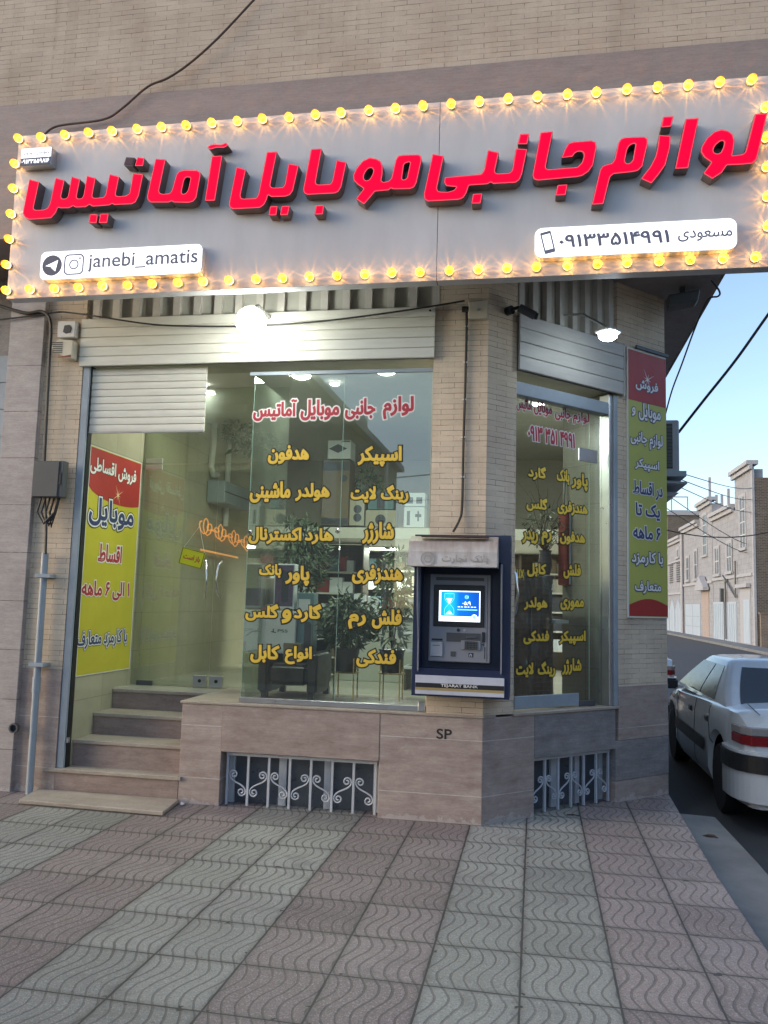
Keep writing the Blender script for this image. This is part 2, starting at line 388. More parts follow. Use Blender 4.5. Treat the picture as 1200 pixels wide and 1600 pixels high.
def paver_mat():
    """square terrazzo pavers in pairs of grey-green and red-brown rows, each pressed with wavy grooves"""
    N = NT('paver'); t = N.n('TexCoord'); xyz = N.n('SeparateXYZ', {0: t.outputs['Object']}); x, y = xyz.outputs[0], xyz.outputs[1]
    v = t.outputs['Object']
    wx, wy, ox, oy = 0.405, 0.44, -0.455, 3.24
    cx = N.math('DIVIDE', N.math('SUBTRACT', x, ox), wx)
    cy_ = N.math('DIVIDE', N.math('ADD', N.math('SUBTRACT', y, oy), N.math('MULTIPLY', x, 0.012)), wy)
    ix, iy = N.math('FLOOR', cx), N.math('FLOOR', cy_); fx, fy = N.math('FRACT', cx), N.math('FRACT', cy_)
    pair = N.math('FLOOR', N.math('DIVIDE', ix, 2.0)); red = N.math('ABSOLUTE', N.math('MODULO', pair, 2.0))
    idv = N.n('CombineXYZ', {0: ix, 1: iy}).outputs[0]
    wn = N.n('TexWhiteNoise', {'Vector': idv}, noise_dimensions='3D'); rnd = wn.outputs[0]
    # grooves: S-waves running along y, a full period per paver
    ph = N.math('MULTIPLY', fy, 2 * math.pi)
    wob = N.math('MULTIPLY', N.math('SINE', ph), 0.085)
    un = N.math('MULTIPLY_ADD', N.noise(v, 9, 2), 0.05, -0.025)
    g = N.math('FRACT', N.math('MULTIPLY', N.math('ADD', N.math('ADD', fx, wob), un), 7.0))
    d = N.math('ABSOLUTE', N.math('SUBTRACT', g, 0.5))
    wear = N.math('MULTIPLY_ADD', N.noise(v, 1.4, 4), 0.16, -0.02)
    groove = N.n('MapRange', {0: d, 1: N.math('ADD', wear, 0.06), 2: N.math('ADD', wear, 0.02), 3: 0.0, 4: 1.0}).outputs[0]
    # paver joints
    jx = N.math('MULTIPLY', N.math('MINIMUM', fx, N.math('SUBTRACT', 1.0, fx)), wx); jy = N.math('MULTIPLY', N.math('MINIMUM', fy, N.math('SUBTRACT', 1.0, fy)), wy)
    jw = N.math('MULTIPLY_ADD', N.noise(v, 5, 2), 0.006, 0.0018)
    joint = N.math('LESS_THAN', N.math('MINIMUM', jx, jy), jw)
    sp = N.n('TexVoronoi', {'Vector': v, 'Scale': 190.0}, feature='F1'); spk = N.ramp(N.n('SeparateColor', {0: sp.outputs['Color']}).outputs[0], (0.72, (0, 0, 0)), (0.9, (1, 1, 1)))
    spd = N.ramp(N.n('SeparateColor', {0: sp.outputs['Color']}).outputs[1], (0.82, (0, 0, 0)), (0.95, (1, 1, 1)))
    grey = N.mix(rnd, (0.25, 0.252, 0.225, 1), (0.345, 0.345, 0.31, 1)); rd = N.mix(rnd, (0.215, 0.17, 0.16, 1), (0.305, 0.25, 0.237, 1))
    colr = N.mix(red, grey, rd)
    colr = N.mix(N.math('MULTIPLY', spk, 0.35), colr, (0.62, 0.58, 0.54, 1))
    colr = N.mix(N.math('MULTIPLY', spd, 0.45), colr, (0.09, 0.08, 0.08, 1))
    dirt = N.ramp(N.noise(v, 0.9, 6, 0.65), (0.32, (0, 0, 0)), (0.72, (1, 1, 1)))
    colr = N.mix(N.math('MULTIPLY', dirt, 0.45), colr, N.mix(1.0, colr, (0.55, 0.52, 0.50, 1), 'MULTIPLY'))
    colr = N.mix(N.math('MULTIPLY', groove, N.math('MULTIPLY_ADD', N.noise(v, 2.3, 4), 0.9, 0.12)), colr, (0.10, 0.09, 0.08, 1))
    st2 = N.ramp(N.noise(v, 2.6, 7, 0.7), (0.56, (0, 0, 0)), (0.66, (1, 1, 1))); colr = N.mix(N.math('MULTIPLY', st2, 0.4), colr, (0.12, 0.11, 0.10, 1))
    gum = N.n('TexVoronoi', {'Vector': v, 'Scale': 3.1, 'Randomness': 1.0}, feature='F1'); gm = N.math('LESS_THAN', N.math('MULTIPLY_ADD', N.noise(v, 40, 2), 0.03, gum.outputs['Distance']), 0.055); colr = N.mix(N.math('MULTIPLY', gm, 0.5), colr, (0.10, 0.095, 0.09, 1))
    gr_ = N.n('MapRange', {0: N.math('MINIMUM', jx, jy), 1: 0.0, 2: N.math('MULTIPLY', N.noise(v, 7, 5, 0.7), 0.07), 3: 1.0, 4: 0.0}).outputs[0]; colr = N.mix(N.math('MULTIPLY', gr_, 0.5), colr, (0.095, 0.088, 0.08, 1))
    chip = N.math('MULTIPLY', N.math('LESS_THAN', N.math('MINIMUM', jx, jy), 0.022), N.math('GREATER_THAN', N.noise(v, 13, 3, 0.6), 0.66)); joint = N.math('MAXIMUM', joint, chip)
    colr = N.mix(joint, colr, (0.05, 0.045, 0.042, 1))
    N.set(N.b.inputs['Base Color'], colr)
    N.set(N.b.inputs['Roughness'], N.math('MULTIPLY_ADD', N.noise(v, 3, 4), 0.35, 0.42))
    h = N.math('SUBTRACT', N.math('MULTIPLY', N.noise(v, 120, 3), 0.12), N.math('MAXIMUM', groove, N.math('MULTIPLY', joint, 1.4)))
    N.bump(h, 0.6, 0.006)
    return N.m
def asphalt_mat():
    N = NT('asphalt'); v = N.coord(); a = N.noise(v, 0.5, 6, 0.6); b = N.noise(v, 150, 2)
    c = N.mix(a, (0.032, 0.032, 0.035, 1), (0.058, 0.057, 0.058, 1)); c = N.mix(N.math('MULTIPLY', b, 0.5), c, (0.12, 0.12, 0.12, 1))
    N.set(N.b.inputs['Base Color'], c); N.b.inputs['Roughness'].default_value = 0.85; N.bump(b, 0.4, 0.006); return N.m

M = {}
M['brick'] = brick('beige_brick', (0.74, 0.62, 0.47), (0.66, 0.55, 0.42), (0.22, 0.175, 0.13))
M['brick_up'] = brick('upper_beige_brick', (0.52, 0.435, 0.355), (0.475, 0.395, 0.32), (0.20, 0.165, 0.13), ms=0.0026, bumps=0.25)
M['band'] = travertine('stone_band', (0.27, 0.215, 0.20), (0.34, 0.28, 0.255), pit=0.15)
M['pil'] = travertine('pilaster_stone', (0.36, 0.325, 0.315), (0.52, 0.475, 0.455), joints=[(z, 0.003) for z in (0.33, 0.73, 1.13, 1.53, 1.93, 2.33, 2.73, 3.13, 3.53)], joint_c=(0.12, 0.11, 0.10))
M['plinth'] = travertine('plinth_stone', (0.34, 0.258, 0.225), (0.56, 0.465, 0.41), joints=[(0.2, 0.003), (0.6, 0.003)], pit=0.3)
M['plinth_dark'] = travertine('dark_plinth_stone', (0.21, 0.20, 0.195), (0.42, 0.39, 0.375), pit=0.7)
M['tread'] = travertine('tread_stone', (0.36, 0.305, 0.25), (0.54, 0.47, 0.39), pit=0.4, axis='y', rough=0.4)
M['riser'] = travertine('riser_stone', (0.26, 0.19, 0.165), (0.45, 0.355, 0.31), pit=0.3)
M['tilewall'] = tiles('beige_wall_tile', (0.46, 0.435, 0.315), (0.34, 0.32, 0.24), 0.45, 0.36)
M['floortile'] = tiles('shop_floor_tile', (0.50, 0.48, 0.42), (0.3, 0.28, 0.25), 0.6, 0.6)
M['plaster'] = surf('painted_plaster', (0.62, 0.61, 0.55), 0.7, var=0.06, bump=0.05)
M['ceil'] = surf('ceiling_paint', (0.60, 0.60, 0.55), 0.7, var=0.05)
M['soffit'] = travertine('soffit_stone', (0.24, 0.205, 0.20), (0.31, 0.27, 0.26), pit=0.1)
M['shut'] = surf('white_shutter_paint', (0.68, 0.67, 0.59), 0.38, var=0.10, vs=4, stretch=(1, 1, 6))
M['shut_unlit'] = surf('unlit_shutter_white', (0.44, 0.43, 0.40), 0.5, var=0.12, vs=4, stretch=(1, 1, 6))  # shutter white darkened in colour, as no lamp reaches the corner housing
M['rib'] = surf('rib_paint', (0.56, 0.53, 0.47), 0.6, var=0.15)
M['louvre'] = surf('recess_grey', (0.44, 0.43, 0.37), 0.8)
M['bluegrey'] = surf('blue_grey_paint', (0.30, 0.35, 0.40), 0.42, var=0.14, bump=0.05)
M['grille'] = surf('pale_grille_paint', (0.52, 0.55, 0.59), 0.5, var=0.15, bump=0.1)
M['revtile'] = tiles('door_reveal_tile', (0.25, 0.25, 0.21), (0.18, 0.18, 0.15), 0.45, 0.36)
M['alu'] = surf('aluminium', (0.55, 0.56, 0.57), 0.32, 0.9, var=0.08)
M['chrome'] = surf('chrome', (0.72, 0.72, 0.72), 0.14, 1.0, var=0.05)
M['panel'] = surf('sign_panel', (0.55, 0.54, 0.55), 0.42, var=0.10, vs=1.6, stretch=(2.2, 1, 0.6))
M['signside'] = surf('letter_return', (0.15, 0.105, 0.10), 0.35, var=0.1)
M['red_face'] = glow('lit_red_letter', (1.0, 0.0, 0.042), 0.50)
M['red_dim'] = glow('unlit_red_letter', (0.06, 0.012, 0.014), 0.0)
M['red_edge'] = glow('lit_letter_edge', (1.0, 0.06, 0.10), 0.75)
for k in ('red_face', 'red_edge'):
    b_ = M[k].node_tree.nodes['Principled BSDF']; b_.inputs['Base Color'].default_value = (0.16, 0.0, 0.008, 1); b_.inputs['Specular IOR Level'].default_value = 0.08; b_.inputs['Roughness'].default_value = 0.7
M['lightbox'] = glow('lit_white_acrylic', (0.93, 0.95, 1.0), 0.62)
M['grey_vinyl'] = surf('grey_vinyl', (0.10, 0.10, 0.14), 0.5)
M['grey_line'] = surf('grey_vinyl_line', (0.16, 0.16, 0.22), 0.5)
M['black_vinyl'] = surf('black_vinyl', (0.022, 0.018, 0.014), 0.5)
M['yellow_vinyl'] = surf('yellow_vinyl', (0.78, 0.54, 0.06), 0.45, var=0.08)
M['red_vinyl'] = surf('red_vinyl', (0.42, 0.035, 0.05), 0.45, var=0.05)
M['white_vinyl'] = surf('white_vinyl', (0.78, 0.76, 0.74), 0.5, var=0.04)
M['navy_vinyl'] = surf('navy_vinyl', (0.045, 0.06, 0.16), 0.5)
M['ban_y'] = surf('yellow_banner', (0.55, 0.49, 0.045), 0.5, var=0.08, vs=3, bump=0.1, bs=8)
M['ban_g'] = surf('yellow_green_banner', (0.46, 0.47, 0.11), 0.5, var=0.06, vs=3, bump=0.1, bs=8)
M['ban_r'] = surf('red_banner', (0.40, 0.04, 0.035), 0.5, var=0.08, vs=3)
M['ban_edge'] = surf('banner_edge', (0.66, 0.66, 0.62), 0.5)
M['star'] = surf('printed_star', (0.85, 0.62, 0.35), 0.5)
M['opensign'] = surf('open_sign_yellow', (0.62, 0.62, 0.03), 0.4, var=0.04)
M['glassL'] = glass('window_glass', (0.90, 0.95, 0.91), 2.0, 0.03)
M['glassD'] = glass('door_glass', (0.90, 0.94, 0.88), 1.5, 0.05)
M['glassR'] = glass('corner_glass', (0.90, 0.94, 0.93), 1.3, 0.006)
M['glassedge'] = surf('glass_edge', (0.35, 0.50, 0.42), 0.15, var=0.05)
M['black'] = surf('black_plastic', (0.02, 0.02, 0.022), 0.4, var=0.15)
M['darkgrey'] = surf('dark_grey_plastic', (0.075, 0.08, 0.085), 0.5, var=0.12)
M['cable'] = surf('cable_rubber', (0.025, 0.024, 0.023), 0.55)
M['brown_cable'] = surf('brown_cable', (0.07, 0.045, 0.035), 0.6)
M['ivory'] = surf('ivory_plastic', (0.58, 0.54, 0.43), 0.45, var=0.08)
M['whitep'] = surf('white_plastic', (0.68, 0.68, 0.66), 0.4, var=0.06)
M['navy'] = surf('navy_paint', (0.018, 0.026, 0.07), 0.35, var=0.15)
M['atm_grey'] = surf('machine_grey', (0.25, 0.26, 0.29), 0.42, var=0.08)
M['atm_light'] = surf('machine_light_grey', (0.42, 0.43, 0.46), 0.4, var=0.06)
M['gold'] = surf('gold_stripe', (0.40, 0.30, 0.12), 0.5)
M['brass'] = surf('brass_tube', (0.42, 0.32, 0.14), 0.3, 0.85)
M['lamp_hot'] = glow('lit_lamp', (0.96, 1.0, 0.93), 22.0)
M['lamp_cool'] = glow('lit_cool_lamp', (0.85, 0.95, 1.0), 22.0)
M['lamp_in'] = glow('lit_ceiling_lamp', (0.98, 1.0, 0.90), 9.0)
M['leaf'] = surf('house_plant_leaf', (0.06, 0.095, 0.05), 0.5, var=0.35, vs=9)
M['leaf_pale'] = surf('variegated_leaf', (0.16, 0.22, 0.12), 0.5, var=0.4, vs=20)
M['twig'] = surf('twig', (0.06, 0.045, 0.03), 0.8)
M['leather'] = surf('black_leather', (0.022, 0.022, 0.026), 0.42, var=0.2, bump=0.15, bs=90)
M['paper_w'] = surf('white_carton', (0.62, 0.66, 0.70), 0.5, var=0.04)
M['paper_d'] = surf('dark_carton', (0.05, 0.055, 0.075), 0.45, var=0.15)
M['paper_b'] = surf('brown_carton', (0.17, 0.13, 0.08), 0.6, var=0.12)
M['paper_t'] = surf('teal_carton', (0.12, 0.22, 0.26), 0.5, var=0.1)
M['paper_p'] = surf('purple_carton', (0.12, 0.08, 0.16), 0.45, var=0.3, vs=30)
M['paper_c'] = surf('cream_carton', (0.45, 0.42, 0.34), 0.55, var=0.1)
M['paper_r'] = surf('red_carton', (0.25, 0.04, 0.04), 0.5, var=0.1)
M['wood'] = surf('dark_shelf_board', (0.12, 0.10, 0.075), 0.5, var=0.2, stretch=(1, 1, 8))
M['counter'] = surf('pale_counter', (0.50, 0.52, 0.46), 0.35, var=0.05)
M['asphalt'] = asphalt_mat()
M['paver'] = paver_mat()
M['conc'] = surf('kerb_concrete', (0.19, 0.19, 0.19), 0.8, var=0.25, vs=3, bump=0.3, bs=90)
M['carpaint'] = surf('white_car_paint', (0.62, 0.635, 0.65), 0.22, var=0.04, coat=0.6)
M['carglass'] = surf('dark_car_glass', (0.012, 0.014, 0.018), 0.06, var=0.1)
M['rubber'] = surf('tyre_rubber', (0.02, 0.02, 0.02), 0.75, var=0.2, bump=0.2)
M['rim'] = surf('dusty_wheel_rim', (0.16, 0.16, 0.165), 0.4, 0.6, var=0.2)
M['tail_red'] = surf('tail_light_red', (0.22, 0.012, 0.015), 0.15, var=0.1)
M['tail_clear'] = surf('tail_light_clear', (0.30, 0.28, 0.27), 0.15, var=0.1)
M['house'] = brick('pale_house_brick', (0.36, 0.37, 0.40), (0.335, 0.345, 0.37), (0.26, 0.265, 0.285), bw=0.6, rh=0.3, ms=0.010, partial=False, bumps=0.15)
M['house_trim'] = surf('house_trim', (0.38, 0.385, 0.41), 0.7, var=0.1)
M['rough_brick'] = brick('rough_brick', (0.15, 0.125, 0.105), (0.10, 0.083, 0.072), (0.22, 0.20, 0.175), bw=0.23, rh=0.085, ms=0.014, partial=False, bumps=0.8)
M['low_brick'] = brick('boundary_brick', (0.24, 0.19, 0.15), (0.19, 0.15, 0.12), (0.27, 0.24, 0.21), bw=0.23, rh=0.08, ms=0.012, partial=False, bumps=0.6)
M['win_dark'] = surf('house_window_glass', (0.085, 0.10, 0.12), 0.3, var=0.2)
M['win_frame'] = surf('house_window_frame', (0.60, 0.60, 0.62), 0.5)
M['gate'] = surf('pale_blue_gate', (0.42, 0.49, 0.56), 0.45, var=0.10, vs=2, stretch=(3, 3, 0.5))
M['across'] = brick('across_brick', (0.32, 0.28, 0.23), (0.27, 0.24, 0.20), (0.2, 0.18, 0.15), partial=False)

# ================================================================== ground
g = MB(); g.box(-300, 300, -300, 400, -0.6, -0.25); struct('road', g, M['asphalt'])
g = MB()
g.prism([(-16, -2.6), (1.10, -2.6), (1.10, 5.6), (1.165, 7.93), (-0.2, 7.5), (-2.0, 6.9), (-16, 6.9)], -0.245, 0.0, 'xy'); struct('pavement', g, M['paver'])
g = MB(); g.prism([(1.103, -2.6), (1.50, -2.6), (1.50, 6.2), (1.475, 7.45), (1.155, 7.50), (1.103, 5.6)], -0.247, -0.075, 'xy'); struct('kerb', g, M['conc'], bevel=0.012)
g = MB(); g.box(HX - 1.3, HX + 0.0, 20, 120, -0.246, -0.10); struct('footpath', g, M['conc'], bevel=0.02)
g = MB(); g.box(-60, -4.0, -60, -9.5, -0.246, -0.08); struct('far_pavement', g, M['conc'])

# ================================================================== the shop building
B = Thing('shop_building', 'beige brick corner shop building with reddish stone base and overhanging upper floor', 'building', (0, 0, 0))
def chpart(name, mb, mat, **kw):
    o = B.part(name, mb, mat, **kw); o.matrix_local = CH; return o
TOP = 4.5
def MBb(*boxes):
    m = MB()
    for b in boxes: m.box(*b)
    return m
# left end: proud stone pilaster, brick strip on stone
B.part('pilaster', MBb((-4.48, -4.155, 6.28, 6.70, -0.05, TOP)), M['pil'], bevel=0.004)
B.part('brick_strip', MBb((-4.155, -3.80, YF, 6.66, 0.985, TOP)), M['brick'])
B.part('stone_base', MBb((-4.155, -3.80, YF - 0.004, 6.66, -0.05, 0.985)), M['plinth'])
B.part('side_wall', MBb((-4.4, -3.74, 6.36, 12.0, -0.05, 3.75)), M['tilewall'])
# main facade plinth round the basement window
GX0, GX1, GZ = -2.40, -1.147, 0.41
for b_ in ((-2.74, GX0, YF, 6.75, -0.05, 0.765), (GX1, -0.375, YF, 6.62, -0.05, 0.765)): B.part('plinth', MBb(b_), M['plinth'], bevel=0.003)
M['plinth_plain'] = travertine('lintel_stone', (0.31, 0.23, 0.20), (0.52, 0.425, 0.375), pit=0.3)
B.part('plinth_lintel', MBb((GX0 + 0.001, GX1 - 0.001, YF - 0.003, 6.75, GZ, 0.765)), M['plinth_plain'], bevel=0.003)
B.part('plinth_core', MBb((GX0 + 0.002, GX1 - 0.002, 6.62, 6.74, -0.05, GZ - 0.001), (-2.738, -0.5, 6.76, 7.4, -0.05, 0.755)), M['plinth_plain'])
s_ = MB(); s_.prism([(-2.755, YF - 0.012), (-0.368, YF - 0.012), (-0.28, 6.42), (-0.5, 6.75), (-0.5, 7.40), (-2.755, 7.40)], 0.765, 0.785, 'xy')
B.part('window_sill', s_, M['tread'], bevel=0.004)
B.part('brick_pier', MBb((-0.80, -0.375, YF + 0.003, 6.62, 0.785, TOP)), M['brick'])
B.part('header', MBb((-3.80, -0.80, YF + 0.05, 6.66, 3.53, TOP)), M['louvre'])
rb = MB()
for k in range(17):
    x = -3.71 + 0.1825 * k
    rb.box(x - 0.03, x + 0.03, YF - 0.0, YF + 0.049, 3.93, TOP)
B.part('header_rib', rb, M['rib'])
# chamfered corner
chpart('brick_pier', MBb((0.0, 0.31, 0.003, 0.30, 0.785, TOP)), M['brick'])
chpart('plinth', MBb((0.0, 0.535, 0.0, 0.40, -0.05, 0.765)), M['plinth'], bevel=0.003)
chpart('plinth_lintel', MBb((0.536, 1.479, -0.002, 0.40, 0.435, 0.765)), M['plinth_dark'], bevel=0.003)
chpart('window_sill', MBb((0.30, 1.52, -0.015, 0.42, 0.766, 0.787)), M['tread'], bevel=0.003)
chpart('end_pier_stone', MBb((1.48, 2.182, 0.0, 0.35, -0.05, 0.17), (1.521, 2.184, -0.002, 0.35, 0.50, 0.95)), M['plinth'], bevel=0.003)
chpart('end_pier_dark_stone', MBb((1.48, 2.182, -0.003, 0.35, 0.173, 0.497)), M['plinth_dark'], bevel=0.003)
chpart('brick_pier', MBb((1.52, 2.182, 0.003, 0.35, 0.95, TOP)), M['brick'])
chpart('header', MBb((0.31, 1.52, 0.06, 0.35, 3.49, TOP)), M['louvre'])
rb = MB()
for k in range(8):
    u = 0.36 + 0.155 * k
    rb.box(u - 0.028, u + 0.028, 0.005, 0.059, 3.93, TOP)
chpart('header_rib', rb, M['rib'])
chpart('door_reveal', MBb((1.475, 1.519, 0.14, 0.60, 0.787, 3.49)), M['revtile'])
B.part('alley_wall', MBb((0.90, 1.166, 8.10, 13.0, -0.2, TOP)), M['brick'])
# overhanging upper floor
U0 = 5.90
so_ = MB(); so_.prism([(-9, U0 + 0.1), (1.565, U0 + 0.1), (1.565, 13), (-9, 13)], TOP, TOP + 0.12, 'xy')
B.part('soffit', so_, M['soffit'])
B.part('stone_band', MBb((-9, 1.66, U0, U0 + 0.1, TOP - 0.01, 5.66)), M['band'])
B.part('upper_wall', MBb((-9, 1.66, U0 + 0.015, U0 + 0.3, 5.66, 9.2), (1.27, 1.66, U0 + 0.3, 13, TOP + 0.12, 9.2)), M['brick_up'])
B.part('roof', MBb((-9, 1.568, U0 + 0.301, 13, 9.0, 9.15)), M['soffit'])  # unseen slab added to keep sky light out from above
# interior
fl = MB(); fl.prism([(-3.74, 7.1), (-2.6, 7.1), (-2.6, 6.755), (-0.5, 6.755), (-0.30, 6.95), (0.72, 7.95), (0.9, 8.2), (0.9, 11.6), (-3.74, 11.6)], 0.60, 0.768, 'xy')
B.part('floor', fl, M['floortile'])
cl_ = MB(); cl_.prism([(-3.74, 6.665), (-0.62, 6.665), (0.86, 8.15), (0.86, 11.7), (-3.74, 11.7)], 3.62, 3.75, 'xy'); B.part('ceiling', cl_, M['ceil'])
B.part('back_wall', MBb((-3.74, 1.1, 11.6, 11.8, 0.5, 3.62)), M['plaster'])
B.part('inner_wall', MBb((0.885, 0.899, 8.0, 11.6, 0.5, 3.62)), M['plaster'])
B.part('mezzanine', MBb((-2.9, 0.88, 9.0, 11.6, 2.30, 2.42)), M['plaster'])

# neighbour on the left
NB = Thing('neighbour_shop', 'dim neighbouring shop front with pale shutter at the left edge', 'building', (-7, 6.6, 0))
NB.part('wall', MBb((-9, -4.485, 6.72, 7.2, -0.05, TOP)), M['plinth_dark'])
sh = MB()
for k in range(26): sh.box(-8.5, -4.53, 6.67 + 0.008 * (k % 2), 6.715, 0.5 + 0.125 * k, 0.5 + 0.125 * k + 0.122)
NB.part('shutter', sh, M['bluegrey'])

# entrance steps
ST = Thing('entrance_steps', 'worn reddish stone steps rising to the glass shop door', 'steps', (-3.2, 6.3, 0))
lv = [(0.0, 0.20, 6.31, -3.90), (0.20, 0.41, 6.455, -3.738), (0.41, 0.59, 6.757, -3.738), (0.59, 0.765, 7.07, -3.738)]
for k, (z0, z1, y0, xl) in enumerate(lv):
    y1 = lv[k + 1][2] + 0.03 if k < 3 else 7.5
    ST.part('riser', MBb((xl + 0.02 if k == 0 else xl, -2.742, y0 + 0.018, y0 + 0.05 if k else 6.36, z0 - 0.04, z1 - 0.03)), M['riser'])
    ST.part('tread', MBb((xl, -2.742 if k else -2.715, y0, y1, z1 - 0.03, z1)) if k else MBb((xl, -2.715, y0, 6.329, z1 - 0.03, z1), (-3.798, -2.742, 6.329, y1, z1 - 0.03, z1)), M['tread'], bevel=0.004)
sl = MB(); sl.prism([(-3.93, 6.31), (-3.85, 5.94), (-2.665, 5.915), (-2.715, 6.31)], 0.002, 0.035, 'xy')
single('door_slab', 'loose stone slab lying on the pavement before the entrance steps', 'stone slab', sl, M['tread'], (-3.2, 6.1, 0.0), bevel=0.006)
# metal door post
JB = Thing('door_post', 'blue grey painted steel shutter channel beside the yellow banner', 'metal post', (-3.765, 6.36, 0.2))
JB.part('channel', MBb((-3.797, -3.735, 6.335, 6.359, 0.2, 3.53)), M['bluegrey'], bevel=0.003)
JB.part('flange', MBb((-3.739, -3.729, 6.361, 6.42, 0.2, 3.53)), M['black'])
JB.part('lock_hook', MBb((-3.73, -3.712, 6.345, 6.37, 0.40, 0.44)), M['alu'])

# shutters
def shutter(name, label, x0, x1, z0, z1, y, n, fr=F1, mat='shut'):
    T = Thing(name, label, 'roller shutter', ((x0 + x1) / 2, y, z0), fr)
    h = (z1 - z0) / n
    for k in range(n):
        a = z0 + h * k; m = MB()
        m.prism([(y, a + 0.001), (y - 0.005, a + 0.006), (y - 0.0065, a + h * .5), (y - 0.005, a + h - 0.007), (y + 0.001, a + h - 0.001), (y + 0.012, a + h - 0.001), (y + 0.012, a + 0.001)], x0, x1, 'yz')
        T.part('slat', m, M[mat])
    return T
T = shutter('shutter_housing', 'wide white sheet metal shutter housing above the left shop window and door', -3.815, -0.792, 3.515, 3.93, YF - 0.03, 5)
T.part('end_bolt', MB().cyl((-0.83, YF - 0.05, 3.89), (-0.83, YF - 0.043, 3.89), 0.008), M['black'])
T = shutter('roller_shutter', 'partly lowered narrow white shutter hanging over the entrance steps', -3.735, -2.70, 2.965, 3.512, YF + 0.05, 9)
T.part('bottom_bar', MBb((-3.735, -2.70, YF + 0.035, YF + 0.06, 2.955, 2.967)), M['alu'])
T = shutter('shutter_housing', 'white shutter housing with shade put into its colour, above the corner glass door', 0.305, 1.56, 3.47, 3.93, -0.03, 4, CH, 'shut_unlit')
T.part('side_cap', MBb((1.561, 1.575, -0.040, 0.06, 3.46, 3.935)), M['shut_unlit'])
# shutter guide frame of the corner door
DF = Thing('door_frame', 'pale metal frame round the corner glass door', 'door frame', (0.9, 0.1, 0.787), CH)
DF.part('top_bar', MBb((0.312, 1.43, 0.02, 0.12, 3.28, 3.39)), M['bluegrey'], bevel=0.006)
DF.part('guide_rail', MBb((1.43, 1.472, 0.02, 0.13, 0.787, 3.465)), M['alu'], bevel=0.004)
DF.part('outer_rail', MBb((1.473, 1.519, 0.0, 0.06, 0.787, 3.465)), M['bluegrey'], bevel=0.004)

# ================================================================== the big sign
YP, YL = 5.73, 5.64                    # panel face, letter face
ZT = (P(23, 213, F1, YP)[1] + P(1196, 118.7, F1, YP)[1]) / 2; ZB = (P(16, 466, F1, YP)[1] + P(1196, 418, F1, YP)[1]) / 2
XL = (P(23, 213, F1, YP)[0] + P(17, 466, F1, YP)[0]) / 2; XR = P(1204, 260, F1, YP)[0]
SG = Thing('shop_sign', 'long grey sign board with raised red letters and a border of yellow bulbs', 'sign', ((XL + XR) / 2, YP, ZB))
xj = P(685, 300, F1, YP)[0]
SG.part('panel', MBb((XL, xj - 0.002, YP, YP + 0.10, ZB, ZT), (xj + 0.002, XR, YP, YP + 0.10, ZB, ZT)), M['panel'], bevel=0.002)
SG.part('panel_seam', MBb((xj - 0.0018, xj + 0.0018, YP + 0.003, YP + 0.09, ZB, ZT)), M['black'])
SG.part('back_frame', MBb((XL + 0.05, XR - 0.05, YP + 0.101, U0 - 0.001, ZB + 0.45, ZB + 0.50), (XL + 0.05, XR - 0.05, YP + 0.101, U0 - 0.001, ZT - 0.2, ZT - 0.15)), M['darkgrey'])
def smooth_poly(pts, r=0.004):
    """nick every corner so that the bends read as cut acrylic"""
    out = []; n = len(pts)
    for i in range(n):
        a, b, c = Vector(pts[i - 1]), Vector(pts[i]), Vector(pts[(i + 1) % n])
        u, v = a - b, c - b
        if u.length < 1e-6 or v.length < 1e-6: continue
        d = min(r, u.length * 0.3, v.length * 0.3)
        out += [tuple(b + u.normalized() * d), tuple(b + v.normalized() * d)]
    return out
def inset(pts, d):
    n = len(pts); out = []
    ar = sum(pts[i - 1][0] * pts[i][1] - pts[i][0] * pts[i - 1][1] for i in range(n)); sg = 1 if ar > 0 else -1
    for i in range(n):
        a, b, c = Vector(pts[i - 1]), Vector(pts[i]), Vector(pts[(i + 1) % n])
        u = (b - a).normalized(); v = (c - b).normalized()
        n1 = Vector((-u.y, u.x)) * sg; n2 = Vector((-v.y, v.x)) * sg
        m = n1 + n2
        if m.length < 1e-5: m = n1
        m.normalize(); k = d / max(0.5, m.dot(n1)); out.append(tuple(b + m * k))
    return out
def sign_letter(org, outer, holes=(), lit=True):
    cv = lambda p: P(org[0] + p[0] / 5, org[1] + p[1] / 5, F1, YL)
    o = smooth_poly([cv(p) for p in outer]); hs = [smooth_poly([cv(p) for p in h], 0.01) for h in holes]
    m = MB().prism(o, YL, YP - 0.001, 'xz', hs); box = SG.part('letter', m, M['signside'])
    d = 0.008
    f = MB().prism(inset(o, d), YL - 0.0035, YL - 0.0005, 'xz', [inset(h, -d) for h in hs])
    if lit:
        rim = MB().prism(inset(o, 0.003), YL - 0.002, YL - 0.0004, 'xz', [inset(h, -0.003) for h in hs])
        SG.part('letter_rim', rim, M['red_edge'], parent=box)
    SG.part('letter_face', f, M['red_face'] if lit else M['red_dim'], parent=box)
A, B_, C_, D_, E_, F_, G_ = (20, 200), (180, 200), (340, 200), (530, 190), (640, 190), (800, 180), (960, 160)
sign_letter(A, [(130,400),(207,420),(163,625),(168,636),(180,640),(240,638),(272,625),(290,590),(335,388),(405,408),(378,535),(383,550),(400,553),(420,548),(432,530),(460,378),(527,400),(500,535),(503,547),(515,552),(540,548),(553,525),(580,372),(648,392),(622,530),(628,543),(645,546),(710,540),(725,520),(757,360),(832,380),(805,515),(808,528),(825,533),(885,528),(912,510),(940,355),(1020,362),(985,530),(960,580),(930,596),(790,602),(777,592),(755,605),(625,615),(600,600),(570,618),(490,622),(472,610),(440,627),(375,628),(355,622),(335,665),(300,705),(130,717),(95,700),(78,670),(82,640)])
sign_letter(A, [(975,227),(1030,235),(1018,298),(952,298)])
sign_letter(A, [(885,227),(957,232),(938,300),(866,290)], lit=False)
